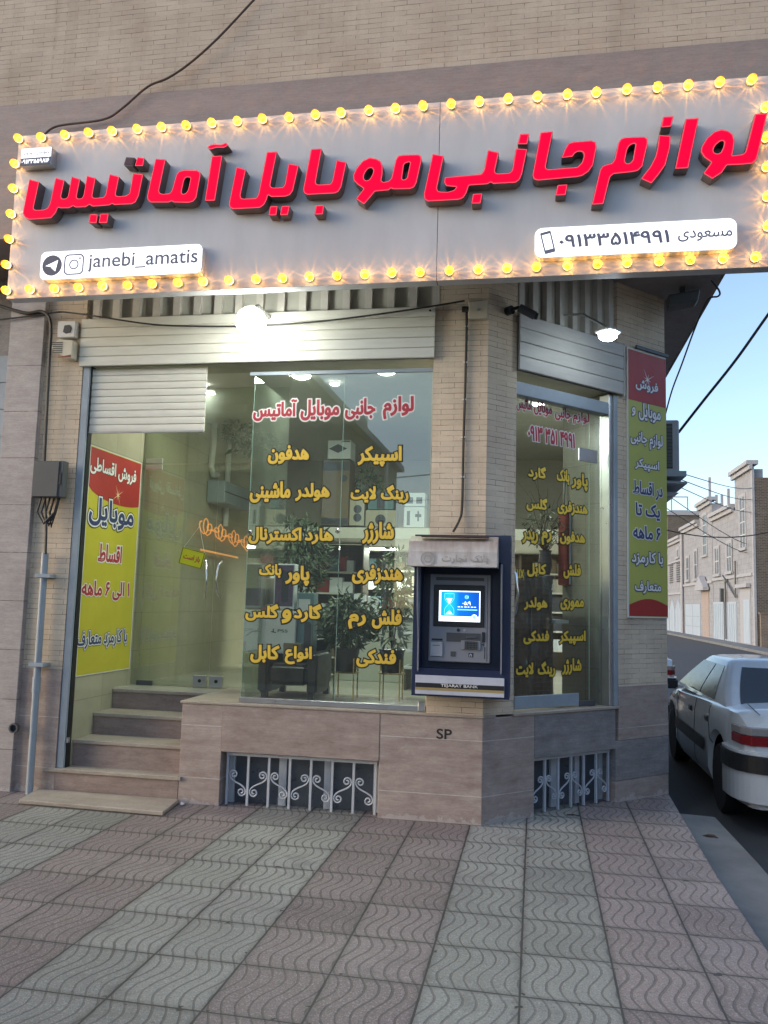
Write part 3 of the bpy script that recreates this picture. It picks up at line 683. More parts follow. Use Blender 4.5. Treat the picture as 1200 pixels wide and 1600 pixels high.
sign_letter(A, [(605,672),(665,676),(655,745),(592,740)]); sign_letter(A, [(685,670),(750,668),(738,742),(670,742)])
sign_letter(B_, [(315,240),(395,245),(343,490),(350,508),(375,515),(425,510),(442,490),(478,365),(500,338),(540,328),(640,330),(665,345),(668,370),(635,545),(610,575),(575,585),(460,583),(440,572),(420,583),(275,583),(252,560),(250,530)], [[(555,385),(590,388),(568,490),(545,515),(522,513),(520,495),(540,405)]])
sign_letter(B_, [(755,220),(838,215),(780,568),(700,570)]); sign_letter(B_, [(718,148),(745,132),(775,126),(830,130),(868,113),(885,138),(850,155),(790,155),(740,170)])
sign_letter(C_, [(148,303),(222,325),(180,525),(185,548),(205,552),(300,548),(318,520),(385,188),(465,185),(413,445),(420,462),(440,466),(510,462),(525,440),(555,278),(635,292),(590,490),(565,525),(530,537),(420,540),(395,525),(385,560),(365,600),(330,625),(120,635),(95,620),(88,595)])
sign_letter(C_, [(410,612),(470,610),(460,682),(398,684)]); sign_letter(C_, [(500,610),(565,607),(550,680),(487,682)])
sign_letter(C_, [(730,165),(815,160),(768,420),(772,436),(790,442),(880,438),(895,415),(930,250),(1008,268),(968,460),(945,498),(915,512),(700,523),(674,508),(668,480)]); sign_letter(C_, [(770,605),(833,602),(823,675),(755,677)])
sign_letter(D_, [(235,282),(290,290),(325,310),(340,345),(340,410),(330,460),(345,472),(385,465),(408,440),(440,300),(460,268),(500,260),(620,257),(640,270),(645,300),(605,480),(585,515),(550,528),(420,530),(405,520),(390,537),(280,547),(245,590),(195,648),(130,605),(190,525),(140,490),(112,460),(108,420),(135,365),(180,310)], [[(240,360),(268,372),(262,410),(235,455),(210,462),(192,445),(195,415),(215,380)], [(508,330),(555,314),(527,448),(490,455)]])
sign_letter(E_, [(180,252),(268,268),(215,520),(222,540),(245,548),(300,548),(345,535),(365,512),(285,505),(268,475),(275,435),(560,410),(580,380),(612,222),(698,242),(668,380),(672,400),(690,406),(780,400),(800,380),(830,210),(920,215),(880,410),(860,455),(830,478),(650,488),(635,475),(610,490),(465,500),(445,560),(420,597),(380,612),(140,625),(115,605),(110,565)])
sign_letter(E_, [(495,565),(570,560),(555,640),(480,642)]); sign_letter(E_, [(862,97),(935,95),(920,178),(843,178)])
sign_letter(F_, [(222,135),(320,125),(265,400),(268,417),(285,423),(330,420),(510,405),(545,370),(560,320),(556,295),(540,286),(515,286),(490,300),(475,325),(385,335),(410,270),(440,220),(480,208),(620,197),(655,210),(662,250),(635,390),(600,440),(550,475),(500,485),(200,512),(168,500),(158,470)]); sign_letter(F_, [(355,545),(435,540),(420,625),(338,628)])
sign_letter(F_, [(850,185),(890,172),(1035,168),(1060,185),(1062,220),(1020,400),(985,435),(940,445),(795,460),(770,480),(758,520),(715,695),(622,700),(685,430),(705,398),(740,385),(780,375),(800,345),(830,215)], [[(920,235),(965,220),(940,360),(905,380),(882,365),(900,270)]])
sign_letter(G_, [(380,112),(462,108),(445,190),(362,197)]); sign_letter(G_, [(347,255),(440,262),(437,350),(400,490),(350,560),(290,635),(205,597),(280,500),(320,420),(340,330)])
sign_letter(G_, [(555,128),(660,122),(578,515),(472,520)])
sign_letter(G_, [(835,212),(890,222),(925,250),(940,300),(930,380),(920,415),(1000,405),(1022,385),(1050,280),(1098,90),(1195,85),(1125,400),(1110,450),(1075,480),(1000,487),(880,492),(840,550),(765,600),(692,555),(755,470),(700,430),(672,385),(680,345),(720,280),(780,228)], [[(830,302),(858,305),(850,350),(825,398),(790,400),(772,380),(785,340)]])

# white light boxes with the account name and telephone number
def rrect(x0, x1, z0, z1, r, n=6):
    pts = []
    for cx, cz, a0 in ((x1 - r, z1 - r, 0), (x0 + r, z1 - r, 90), (x0 + r, z0 + r, 180), (x1 - r, z0 + r, 270)):
        for k in range(n + 1):
            a = R(a0 + 90 * k / n); pts.append((cx + r * math.cos(a), cz + r * math.sin(a)))
    return pts
YX = YP - 0.06
def ring(cx, cz, r0, r1, n=28):
    o = [(cx + r1 * math.cos(2 * math.pi * k / n), cz + r1 * math.sin(2 * math.pi * k / n)) for k in range(n)]
    return o, [(cx + r0 * math.cos(2 * math.pi * k / n), cz + r0 * math.sin(2 * math.pi * k / n)) for k in range(n)]
bx = (P(63, 418, F1, YX)[0], P(316, 405, F1, YX)[0], (P(70, 437, F1, YX)[1] + P(310, 428, F1, YX)[1]) / 2, (P(75, 391, F1, YX)[1] + P(300, 384, F1, YX)[1]) / 2)
body = SG.part('light_box', MB().prism(rrect(*bx, 0.045), YX, YP - 0.001), M['whitep'])
face = SG.part('light_box_face', MB().prism(rrect(bx[0] + 0.004, bx[1] - 0.004, bx[2] + 0.004, bx[3] - 0.004, 0.043), YX - 0.004, YX - 0.0005), M['lightbox'], parent=body)
yv = YX - 0.0045
W_, H_ = bx[1] - bx[0], bx[3] - bx[2]; cz = (bx[2] + bx[3]) / 2
c1 = bx[0] + W_ * 0.077; rr = H_ * 0.36
ic = MB().prism(ring(c1, cz, 0.01, rr)[0], yv - 0.002, yv); SG.part('messenger_badge', ic, M['grey_vinyl'], parent=body)
pl = MB().prism([(c1 - rr * .65, cz - rr * .05), (c1 + rr * .60, cz + rr * .48), (c1 + rr * .38, cz - rr * .6), (c1 + rr * .02, cz - rr * .3), (c1 - rr * .12, cz - rr * .12)], yv - 0.0042, yv - 0.0022); SG.part('paper_plane', pl, M['lightbox'], parent=body)
c2 = bx[0] + W_ * 0.215; q = H_ * 0.36
ic = MB().prism(rrect(c2 - q, c2 + q, cz - q, cz + q, q * 0.45), yv - 0.002, yv, 'xz', [rrect(c2 - q * .87, c2 + q * .87, cz - q * .87, cz + q * .87, q * 0.36)])
o, h = ring(c2, cz, q * .36, q * .48); ic.prism(o, yv - 0.002, yv, 'xz', [h]); ic.prism(ring(c2 + q * .58, cz + q * .58, 0.001, q * .1, 12)[0], yv - 0.002, yv)
SG.part('camera_badge', ic, M['grey_line'], parent=body)
SG.part('account_name', letters('janebi_amatis', (bx[0] + W_ * 0.305, bx[1] - W_ * 0.025, cz - H_ * 0.30, cz + H_ * 0.34), yv, 0.012, persian=False, th=0.0025), M['grey_line'], parent=body)
bx = (P(835, 383, F1, YX)[0], P(1152, 362, F1, YX)[0], (P(850, 405, F1, YX)[1] + P(1140, 388, F1, YX)[1]) / 2, (P(850, 358, F1, YX)[1] + P(1130, 339, F1, YX)[1]) / 2)
body = SG.part('light_box', MB().prism(rrect(*bx, 0.055), YX, YP - 0.001), M['whitep'])
SG.part('light_box_face', MB().prism(rrect(bx[0] + 0.004, bx[1] - 0.004, bx[2] + 0.004, bx[3] - 0.004, 0.053), YX - 0.004, YX - 0.0005), M['lightbox'], parent=body)
W_, H_ = bx[1] - bx[0], bx[3] - bx[2]; cz = (bx[2] + bx[3]) / 2; x0 = bx[0]
def rot(pts, cx, cz, a): return [(cx + (x - cx) * math.cos(a) - (z - cz) * math.sin(a), cz + (x - cx) * math.sin(a) + (z - cz) * math.cos(a)) for x, z in pts]
pc = x0 + W_ * 0.068; a_ = R(13); hw, hh = H_ * 0.17, H_ * 0.36
ph = MB().prism(rot(rrect(pc - hw, pc + hw, cz - hh, cz + hh, 0.008), pc, cz, a_), yv - 0.002, yv, 'xz', [rot([(pc - hw * .74, cz - hh * .66), (pc + hw * .74, cz - hh * .66), (pc + hw * .74, cz + hh * .76), (pc - hw * .74, cz + hh * .76)], pc, cz, a_)])
SG.part('phone_symbol', ph, M['grey_line'], parent=body)
SG.part('phone_number', letters('۰۹۱۳۳۵۱۴۹۹۱', (x0 + W_ * 0.125, x0 + W_ * 0.675, cz - H_ * 0.20, cz + H_ * 0.22), yv, 0.03, th=0.0025), M['grey_line'], parent=body)
SG.part('owner_name', letters('مسعودی', (x0 + W_ * 0.715, x0 + W_ * 0.975, cz - H_ * 0.20, cz + H_ * 0.16), yv, 0.018, th=0.0025), M['grey_line'], parent=body)
# sign maker's plate, top left corner
YM = YP - 0.08
bx = pbox(33, 231, 80, 258, F1, YM)
body = SG.part('maker_plate', MBb((bx[0], bx[1], YM, YP - 0.001, bx[2], bx[3])), M['alu'], bevel=0.002)
mz = bx[2] + (bx[3] - bx[2]) * 0.44
SG.part('plate_top', MBb((bx[0] + .003, bx[1] - .003, YM - 0.003, YM - 0.0005, mz, bx[3] - .003)), M['lightbox'], parent=body)
SG.part('plate_bottom', MBb((bx[0] + .003, bx[1] - .003, YM - 0.003, YM - 0.0005, bx[2] + .003, mz - 0.001)), M['grey_vinyl'], parent=body)
SG.part('plate_words', letters('تابلوسازی کوروش', (bx[0] + .012, bx[1] - .012, mz + 0.015, bx[3] - .015), YM - 0.0035, 0.012), M['black'], parent=body)
SG.part('plate_number', letters('۰۹۱۳۳۵۵۹۸۱۶', (bx[0] + .012, bx[1] - .012, bx[2] + 0.015, mz - .014), YM - 0.0035, 0.025), M['lightbox'], parent=body)
# bulbs: faceted amber caps, each throwing star-shaped rays on the panel
bp = []
zt_ = lambda k: P(29 + 1144 * k / 27, 222 - 93 * k / 27, F1, YP - 0.03)
xs = [P(29, 222, F1, YP - .03)[0] + (P(1173, 129, F1, YP - .03)[0] - P(29, 222, F1, YP - .03)[0]) * k / 27 for k in range(28)]
ztb = ZT - 0.045; zbb = ZB + 0.055
for x in xs: bp += [(x, ztb), (x + 0.004, zbb)]
for k in range(1, 6): bp += [(xs[0] - 0.01, ztb + (zbb - ztb) * k / 6), (XR - 0.035, ztb + (zbb - ztb) * k / 6)]
NB_ = NT('amber_bulb'); t = NB_.n('TexCoord'); xyz = NB_.n('SeparateXYZ', {0: t.outputs['Object']})
k_ = NB_.n('MapRange', {0: xyz.outputs[1], 1: -0.078, 2: -0.026, 3: 0.0, 4: 1.0}).outputs[0]
colr = NB_.ramp(k_, (0.0, (1.0, 0.34, 0.004)), (0.45, (1.0, 0.42, 0.012)), (0.72, (1.0, 0.62, 0.10)), (1.0, (1.0, 0.86, 0.45)))
NB_.set(NB_.b.inputs['Base Color'], (0.8, 0.5, 0.08, 1)); NB_.set(NB_.b.inputs['Emission Color'], colr)
NB_.set(NB_.b.inputs['Emission Strength'], NB_.ramp(k_, (0.0, (0.85, 0.85, 0.85)), (0.6, (1, 1, 1)), (1.0, (1, 1, 1))))
NB_.b.inputs['Roughness'].default_value = 0.15
es = NB_.math('MULTIPLY_ADD', NB_.math('MULTIPLY', k_, k_), 2.4, 0.62); oi_ = NB_.n('ObjectInfo'); NB_.set(NB_.b.inputs['Emission Strength'], NB_.math('MULTIPLY', es, NB_.math('MULTIPLY_ADD', oi_.outputs['Random'], 0.55, 0.65)))
tr_ = NB_.n('BsdfTransparent', {'Color': (1.0, 0.80, 0.35, 1)}); mx_ = NB_.n('MixShader', {0: 0.55, 1: tr_.outputs[0], 2: NB_.b.outputs[0]}); NB_.t.links.new(mx_.outputs[0], NB_.out.inputs['Surface'])
bm_ = MB().lathe([(0.018, -0.012), (0.024, -0.020), (0.0285, -0.036), (0.0275, -0.052), (0.021, -0.066), (0.011, -0.075), (0.003, -0.078)], (0, 0, 0), 'y', 14)
bm_.v = [(a * 1.12, b * 1.08, c * 1.12) for a, b, c in bm_.v]
bulb_me = bm_.mesh('bulb', (0, 0, 0), NB_.m)
sock_me = MB().lathe([(0.026, -0.014), (0.026, -0.001)], (0, 0, 0), 'y', 14).mesh('socket', (0, 0, 0), M['gold'])
bl = bpy.data.lights.new('bulb_light', 'POINT'); bl.energy = 0.22; bl.shadow_soft_size = 0.002; bl.color = (1.0, 0.46, 0.10); bl.use_nodes = True
lt = bl.node_tree; em = lt.nodes['Emission']
def ln(typ, **p):
    q = lt.nodes.new('ShaderNode' + typ)
    for a, b in p.items(): setattr(q, a, b)
    return q
def lm(op, a, b=None):
    q = ln('Math', operation=op)
    for i, v in enumerate((a, b)):
        if v is None: continue
        if isinstance(v, bpy.types.NodeSocket): lt.links.new(v, q.inputs[i])
        else: q.inputs[i].default_value = v
    return q.outputs[0]
tc = ln('TexCoord'); sx = ln('SeparateXYZ'); lt.links.new(tc.outputs['Normal'], sx.inputs[0])
ang = lm('ARCTAN2', sx.outputs[2], sx.outputs[0])
cosr = lambda n, ph, p: lm('POWER', lm('ABSOLUTE', lm('COSINE', lm('ADD', lm('MULTIPLY', ang, n / 2), ph))), p)
ray_ = lm('ADD', lm('MULTIPLY', cosr(14, 0.0, 24.0), 3.0), lm('MULTIPLY', cosr(9, 0.7, 30.0), 2.6))
lt.links.new(lm('ADD', ray_, 0.10), em.inputs['Strength'])
for x, z in bp:
    b = SG.mpart('bulb', bulb_me); b.location = (x - SG.base[0], 0, z - SG.base[2]); b.rotation_euler = (random.uniform(-.1, .1), random.uniform(0, 6), random.uniform(-.1, .1))
    s2 = SG.mpart('socket', sock_me, parent=b)
    lo = bpy.data.objects.new('bulb_glow', bl); col.objects.link(lo); lo.parent = b; lo.location = (0, -0.040, 0); lo.rotation_euler = (0, random.uniform(-3, 3), 0)

# ================================================================== shop windows and doors
YG = 6.405
def vinyl(T, s, px, fill, outl, fr, d, off=0.046, ooff=0.125, persian=True, dy=0.0005, box=None):
    """one stuck-on word: the outline behind, the fill in front, both on the outer face of the pane"""
    bx = box or pbox(*px, fr, d)
    gx, gz = (bx[1] - bx[0]) * 0.03, (bx[3] - bx[2]) * 0.05
    bx = (bx[0] + gx, bx[1] - gx, bx[2] + gz, bx[3] - gz)
    ou = T.part('lettering', letters(s, bx, d - dy, ooff, off, persian, 0.0012), M[outl])
    T.part('lettering_fill', letters(s, bx, d - dy - 0.0016, off, off, persian, 0.0012), M[fill], parent=ou)
W = Thing('shop_window', 'large plain glass shop window covered with yellow lettering left of the cash machine', 'shop window', (-1.55, YG, 0.785))
gz1 = 3.43
xm = P(532, 800, F1, YG)[0]
W.part('pane', MBb((-2.285, xm - 0.002, YG, YG + 0.01, 0.80, gz1)), M['glassL'])
W.part('pane', MBb((xm + 0.002, -0.815, YG, YG + 0.01, 0.80, gz1)), M['glassL'])
W.part('pane_edge', MBb((-2.2885, -2.2852, YG, YG + 0.01, 0.80, gz1), (xm - 0.0016, xm + 0.0016, YG + 0.001, YG + 0.009, 0.80, gz1)), M['glassedge'])
W.part('side_pane', MBb((-2.295, -2.285, YG + 0.016, 7.40, 0.80, gz1)), M['glassD'])
W.part('bottom_rail', MBb((-2.30, -0.81, YG - 0.012, YG + 0.022, 0.786, 0.826)), M['alu'], bevel=0.003)
W.part('top_rail', MBb((-2.33, -0.81, YG - 0.008, YG + 0.018, gz1, gz1 + 0.03)), M['bluegrey'], bevel=0.002)
W.part('rail_end', MBb((-0.868, -0.812, YG - 0.028, YG - 0.0125, 0.787, 0.86)), M['alu'], bevel=0.004)
x, z = P(528, 830, F1, YG); c = MB().lathe([(0.02, -0.012), (0.02, -0.02), (0.012, -0.03)], (x, YG, z), 'y', 16)
W.part('glass_clip', c, M['chrome'], smooth=True)
x, z = P(388, 832, F1, YG); c = MB().lathe([(0.02, -0.012), (0.02, -0.02), (0.012, -0.03)], (x + .02, YG, z), 'y', 16)
W.part('glass_clip', c, M['chrome'], smooth=True)
LR = [('آماتیس', (394, 622, 466, 660)), ('موبایل', (468, 622, 532, 659)), ('جانبی', (538, 620, 588, 658)), ('لوازم', (597, 617, 648, 657))]
for s, b in LR: vinyl(W, s, b, 'red_vinyl', 'white_vinyl', F1, YG, 0.042, 0.115)
LY = [('هدفون', (417, 694, 485, 727)), ('هولدر', (460, 753, 517, 785)), ('ماشینی', (389, 750, 456, 788)), ('هارد', (475, 824, 522, 852)), ('اکسترنال', (386, 822, 474, 852)),
      ('پاور', (445, 882, 485, 917)), ('بانک', (404, 880, 441, 904)), ('گارد', (458, 942, 504, 974)), ('و', (440, 951, 456, 975)), ('گلس', (382, 942, 437, 972)), ('انواع', (444, 1008, 489, 1040)), ('کابل', (390, 1006, 438, 1038)),
      ('اسپیکر', (557, 695, 630, 731)), ('رینگ', (594, 756, 640, 788)), ('لایت', (547, 758, 589, 787)), ('شارژر', (565, 813, 617, 852)), ('هندزفری', (548, 881, 632, 915)),
      ('فلش', (580, 950, 629, 985)), ('رم', (543, 958, 573, 984)), ('فندکی', (555, 1013, 621, 1045))]
for s, b in LY: vinyl(W, s, b, 'yellow_vinyl', 'black_vinyl', F1, YG)

YD = 7.40
D = Thing('glass_door', 'frameless double glass door at the top of the entrance steps', 'glass door', (-3.0, YD, 0.766))
DX = [-3.66, -2.965, -2.955, -2.30]; zt = 2.86
for k, (a, b) in enumerate(((DX[0], DX[1]), (DX[2], DX[3]))):
    lf = D.part('door_leaf', MBb((a, b, YD, YD + 0.01, 0.775, zt)), M['glassD'])
    xc = b - 0.075 if k == 0 else a + 0.075
    D.part('handle', MB().tube([(xc, YD - 0.012, 1.60), (xc + 0.02 * (1 - 2 * k), YD - 0.05, 1.64), (xc + 0.035 * (1 - 2 * k), YD - 0.06, 1.76), (xc + 0.02 * (1 - 2 * k), YD - 0.05, 1.90), (xc, YD - 0.012, 1.94)], 0.013, 10), M['chrome'], parent=lf, smooth=True)
    D.part('lock', MBb((xc - 0.07, xc + 0.06, YD - 0.02, YD - 0.001, 0.778, 0.885)), M['alu'], parent=lf, bevel=0.004)
    D.part('lock_cylinder', MB().cyl((xc, YD - 0.024, 0.835), (xc, YD - 0.0205, 0.835), 0.016), M['black'], parent=lf)
    xe = a if k == 0 else b
    D.part('hinge_patch', MBb((xe - 0.01, xe + 0.15, YD - 0.014, YD - 0.001, 0.770, 0.815)) if k == 0 else MBb((xe - 0.15, xe - 0.01, YD - 0.014, YD - 0.001, 0.770, 0.815)), M['darkgrey'], parent=lf, bevel=0.003)
D.part('transom', MBb((-3.735, -2.30, YD, YD + 0.01, zt + 0.008, 3.6)), M['glassD'])
D.part('patch_fitting', MBb((-3.70, -3.53, YD - 0.014, YD - 0.001, zt - 0.055, zt - 0.002), (-3.70, -3.53, YD - 0.014, YD - 0.001, zt + 0.009, zt + 0.055)), M['alu'], bevel=0.003)
D.part('side_strip', MBb((-3.735, -3.665, YD, YD + 0.01, 0.775, zt)), M['glassD'])
# hanging "open" sign
cx, cz = P(300, 872, F1, YD - 0.03)
O = Thing('open_sign', 'small yellow tilted card hanging on strings behind the door glass', 'hanging sign', (cx, YD - 0.03, cz))
hw, hh, a_ = 0.118, 0.078, R(-13)
tr = lambda x, z: (cx + x * math.cos(a_) - z * math.sin(a_), cz + x * math.sin(a_) + z * math.cos(a_))
fr_ = lambda k: [tr(-hw * k, -hh * k), tr(hw * k, -hh * k), tr(hw * k, hh * k), tr(-hw * k, hh * k)]
O.part('card', MB().prism(fr_(1), YD - 0.034, YD - 0.03), M['opensign'])
O.part('border', MB().prism(fr_(0.97), YD - 0.0355, YD - 0.0342, 'xz', [fr_(0.92)]), M['black'])
m = letters('باز است', (-0.085, 0.085, -0.035, 0.03), 0, 0.03); m.v = [(tr(p[0], p[2])[0], p[1] + YD - 0.0345, tr(p[0], p[2])[1]) for p in m.v]; O.part('words', m, M['red_vinyl'])
hk = P(312, 822, F1, YD - 0.03)
for sx_ in (-1, 1):
    q = tr(sx_ * hw * 0.9, hh); O.part('string', MB().tube([(q[0], YD - 0.032, q[1]), (hk[0], YD - 0.03, hk[1])], 0.0015, 5), M['white_vinyl'])

# corner glass door (chamfer)
dg = 0.10
Q = Thing('corner_glass_door', 'glass door with yellow lettering in the corner right of the cash machine', 'glass door', (0.9, dg, 0.787), CH)
ue = P(921, 900, CH, dg)[0]
Q.part('door_leaf', MBb((0.314, ue, dg, dg + 0.01, 0.80, 3.27)), M['glassR'])
Q.part('side_light', MBb((ue + 0.004, 1.43, dg, dg + 0.01, 0.79, 3.27)), M['glassR'])
Q.part('pane_edge', MBb((ue + 0.0005, ue + 0.0035, dg + 0.001, dg + 0.009, 0.80, 3.27)), M['glassedge'])
b = pbox(816, 1090, 908, 1106, CH, dg); Q.part('bottom_rail', MBb((0.40, ue - 0.14, dg - 0.016, dg - 0.001, 0.80, 0.90)), M['bluegrey'], bevel=0.003)
Q.part('lock', MBb((0.325, 0.396, dg - 0.018, dg - 0.001, 0.795, 0.91)), M['alu'], bevel=0.004)
Q.part('lock_cylinder', MB().cyl((0.365, dg - 0.024, 0.86), (0.365, dg - 0.0185, 0.86), 0.017), M['black'])
Q.part('hinge_patch', MBb((ue - 0.135, ue + 0.06, dg - 0.016, dg - 0.001, 0.79, 0.835)), M['darkgrey'], bevel=0.003)
b = pbox(903, 702, 929, 722, CH, dg); Q.part('patch_fitting', MBb((b[0], b[1] + 0.02, dg - 0.016, dg - 0.001, b[2], b[3])), M['alu'], bevel=0.003)
Q.part('handle', MB().tube([(0.345, dg - 0.012, 1.50), (0.365, dg - 0.05, 1.55), (0.385, dg - 0.06, 1.70), (0.365, dg - 0.05, 1.85), (0.345, dg - 0.012, 1.90)], 0.013, 10), M['chrome'], smooth=True)
RR = [('آماتیس', (806, 618, 832, 646)), ('موبایل', (833, 626, 863, 652)), ('جانبی', (866, 634, 892, 660)), ('لوازم', (894, 643, 921, 666))]
for s, b in RR: vinyl(Q, s, b, 'red_vinyl', 'white_vinyl', CH, dg, 0.035, 0.09)
vinyl(Q, '۰۹۱۳ ۳۵۱ ۴۹۹۱', (822, 669, 900, 696), 'red_vinyl', 'white_vinyl', CH, dg, 0.035, 0.09)
RY = [('پاور', (892, 738, 919, 768)), ('بانک', (869, 732, 890, 758)), ('گارد', (824, 727, 854, 752)), ('هندزفری', (869, 783, 919, 807)), ('گلس', (821, 776, 856, 801)), ('هدفون', (873, 829, 915, 853)), ('رم', (845, 829, 862, 853)), ('ریدر', (815, 827, 841, 851)),
      ('فلش', (879, 880, 908, 906)), ('کابل', (822, 879, 854, 903)), ('مموری', (874, 935, 913, 955)), ('هولدر', (817, 932, 856, 955)), ('اسپیکر', (872, 984, 916, 1009)), ('فندکی', (816, 984, 859, 1008)), ('شارژر', (877, 1027, 909, 1056)), ('رینگ', (839, 1032, 868, 1060)), ('لایت', (805, 1034, 834, 1060))]
for s, b in RY: vinyl(Q, s, b, 'yellow_vinyl', 'black_vinyl', CH, dg)
vinyl(Q, 'Aux', (799, 881, 819, 905), 'yellow_vinyl', 'black_vinyl', CH, dg, 0.02, 0.06, persian=False)

# ================================================================== banners
def bword(T, s, box, fill, outl, d, fr=None, off=0.03, ooff=0.08, third=None):
    if third:
        o2 = T.part('lettering', letters(s, box, d, ooff + 0.03, off, True, 0.0008), M[third])
        T.part('lettering_outline', letters(s, box, d - 0.001, ooff, off, True, 0.0008), M[outl], parent=o2); T.part('lettering_fill', letters(s, box, d - 0.002, off, off, True, 0.0008), M[fill], parent=o2)
    else:
        o2 = T.part('lettering', letters(s, box, d, ooff, off, True, 0.0008), M[outl]); T.part('lettering_fill', letters(s, box, d - 0.001, off, off, True, 0.0008), M[fill], parent=o2)
# on the left wall of the entrance: local x runs inwards
db = -0.006
yb0, yb1, zb0, zb1 = 6.43, 7.36, 0.925, 2.86
BN = Thing('wall_banner', 'tall yellow and red vinyl banner on the tiled wall left of the entrance steps', 'banner', ((yb0 + yb1) / 2, 0, zb0), LW)
BN.part('sheet', MBb((yb0, yb1, db, -0.001, zb0, zb1)), M['ban_y'])
n = 16; yc, hwid = (yb0 + yb1) / 2, (yb1 - yb0) / 2
arc = [(yb0 + (yb1 - yb0) * k / n, zb1 - 0.29 - 0.16 * math.sqrt(max(0, 1 - ((k / n - 0.62) / 0.66) ** 2)) ) for k in range(n + 1)]
BN.part('red_field', MB().prism([(yb1 - 0.006, zb1 - 0.006), (yb0 + 0.006, zb1 - 0.006)] + [(max(yb0 + 0.006, min(yb1 - 0.006, a)), b) for a, b in arc], db - 0.0012, db - 0.0003), M['ban_r'])
BN.part('edge', MBb((yb0 - 0.006, yb0 + 0.004, db - 0.002, 0, zb0, zb1), (yb1 - 0.004, yb1 + 0.006, db - 0.002, 0, zb0, zb1), (yb0 - .006, yb1 + .006, db - 0.002, 0, zb1, zb1 + 0.008), (yb0 - .006, yb1 + .006, db - 0.002, 0, zb0 - 0.008, zb0)), M['ban_edge'])
def star(cx, cz, r, d):
    pts = []
    for k in range(16):
        a = math.pi * k / 8; rr = r if k % 4 == 0 else (r * 0.5 if k % 2 == 0 else r * 0.10); pts.append((cx + rr * math.cos(a + 0.5), cz + rr * math.sin(a + 0.5)))
    return MB().prism(pts, d - 0.0008, d)
BN.part('printed_star', star(yc + 0.05, zb1 - 0.36, 0.10, db - 0.0014), M['star'])
dl = db - 0.0016
def lb(px0, py0, px1, py1):
    (a, z1), (b, z0) = P(px0, py0, LW, db), P(px1, py1, LW, db); return (a, b, min(z0, z1), max(z0, z1))
def lbm(px0, px1, pyt, pyb):
    cy_, cx_ = (pyt + pyb) / 2, (px0 + px1) / 2
    return (P(px0, cy_, LW, db)[0], P(px1, cy_, LW, db)[0], P(cx_, pyb, LW, db)[1], P(cx_, pyt, LW, db)[1])
bword(BN, 'فروش اقساطی', lbm(140, 213, 723, 750), 'white_vinyl', 'black_vinyl', dl, ooff=0.06)
bword(BN, 'موبایل', lbm(138, 209, 782, 826), 'navy_vinyl', 'white_vinyl', dl, third='black_vinyl')
bword(BN, 'اقساط', lbm(153, 190, 851, 879), 'red_vinyl', 'white_vinyl', dl, off=0.035, ooff=0.10)
bword(BN, '۱ الی ۶ ماهه', lbm(127, 202, 908, 938), 'red_vinyl', 'white_vinyl', dl, off=0.03, ooff=0.08)
bword(BN, 'با کارمزد متعارف', lbm(120, 198, 985, 1012), 'navy_vinyl', 'white_vinyl', dl, ooff=0.10, third='black_vinyl')
# corner banner
CB = Thing('corner_banner', 'narrow yellow green banner with red ends hanging on the corner pier by the alley', 'banner', (1.92, -0.01, 1.54), CH)
u0, u1 = P(982, 760, CH, -0.012)[0], 2.178; cz0, cz1 = 1.54, P(1010, 553, CH, -0.012)[1]
CB.part('sheet', MBb((u0, u1, -0.012, -0.002, cz0, cz1)), M['ban_g'])
um = (u0 + u1) / 2
CB.part('red_field', MBb((u0 + .004, u1 - .004, -0.0135, -0.0124, cz1 - 0.46, cz1 - 0.004)), M['ban_r'])
CB.part('red_field', MB().prism([(u0 + .004, cz0 + .004), (u1 - .004, cz0 + .004)] + [(u1 - .004 - (u1 - u0 - .008) * k / 10, cz0 + 0.10 + 0.055 * math.sin(math.pi * k / 10)) for k in range(11)], -0.0135, -0.0124), M['ban_r'])
CB.part('printed_star', star(um, cz1 - 0.24, 0.11, -0.0136), M['white_vinyl'])
CB.part('edge', MBb((u0 - 0.012, u0, -0.014, -0.001, cz0, cz1), (u0 - .012, u1, -0.014, -0.001, cz0 - 0.012, cz0), (u0 - .012, u1, -0.014, -0.001, cz1, cz1 + 0.012)), M['ban_edge'])
CB.part('hanger_bar', MBb((u0 + 0.1, u1 + 0.02, -0.03, -0.015, cz1 + 0.02, cz1 + 0.05)), M['darkgrey'])
for s, x0, x1, y0, y1, f, o in [('فروش', 993, 1028, 595, 613, 'white_vinyl', 'navy_vinyl'), ('موبایل', 998, 1032, 632, 660, 'white_vinyl', 'navy_vinyl'), ('و', 987, 993, 636, 650, 'white_vinyl', 'navy_vinyl'), ('لوازم جانبی', 985, 1035, 676, 702, 'white_vinyl', 'navy_vinyl'),
                       ('اسپیکر', 992, 1030, 718, 737, 'white_vinyl', 'navy_vinyl'), ('در اقساط', 989, 1035, 753, 780, 'navy_vinyl', 'white_vinyl'), ('یک تا', 993, 1031, 787, 812, 'navy_vinyl', 'white_vinyl'), ('۶ ماهه', 989, 1032, 822, 843, 'navy_vinyl', 'white_vinyl'),
                       ('با کارمزد', 987, 1036, 862, 885, 'white_vinyl', 'navy_vinyl'), ('متعارف', 992, 1033, 908, 928, 'white_vinyl', 'navy_vinyl')]:
    bword(CB, s, pbox(x0, y0, x1, y1, CH, -0.0138), f, o, -0.0138, off=0.03, ooff=0.09)

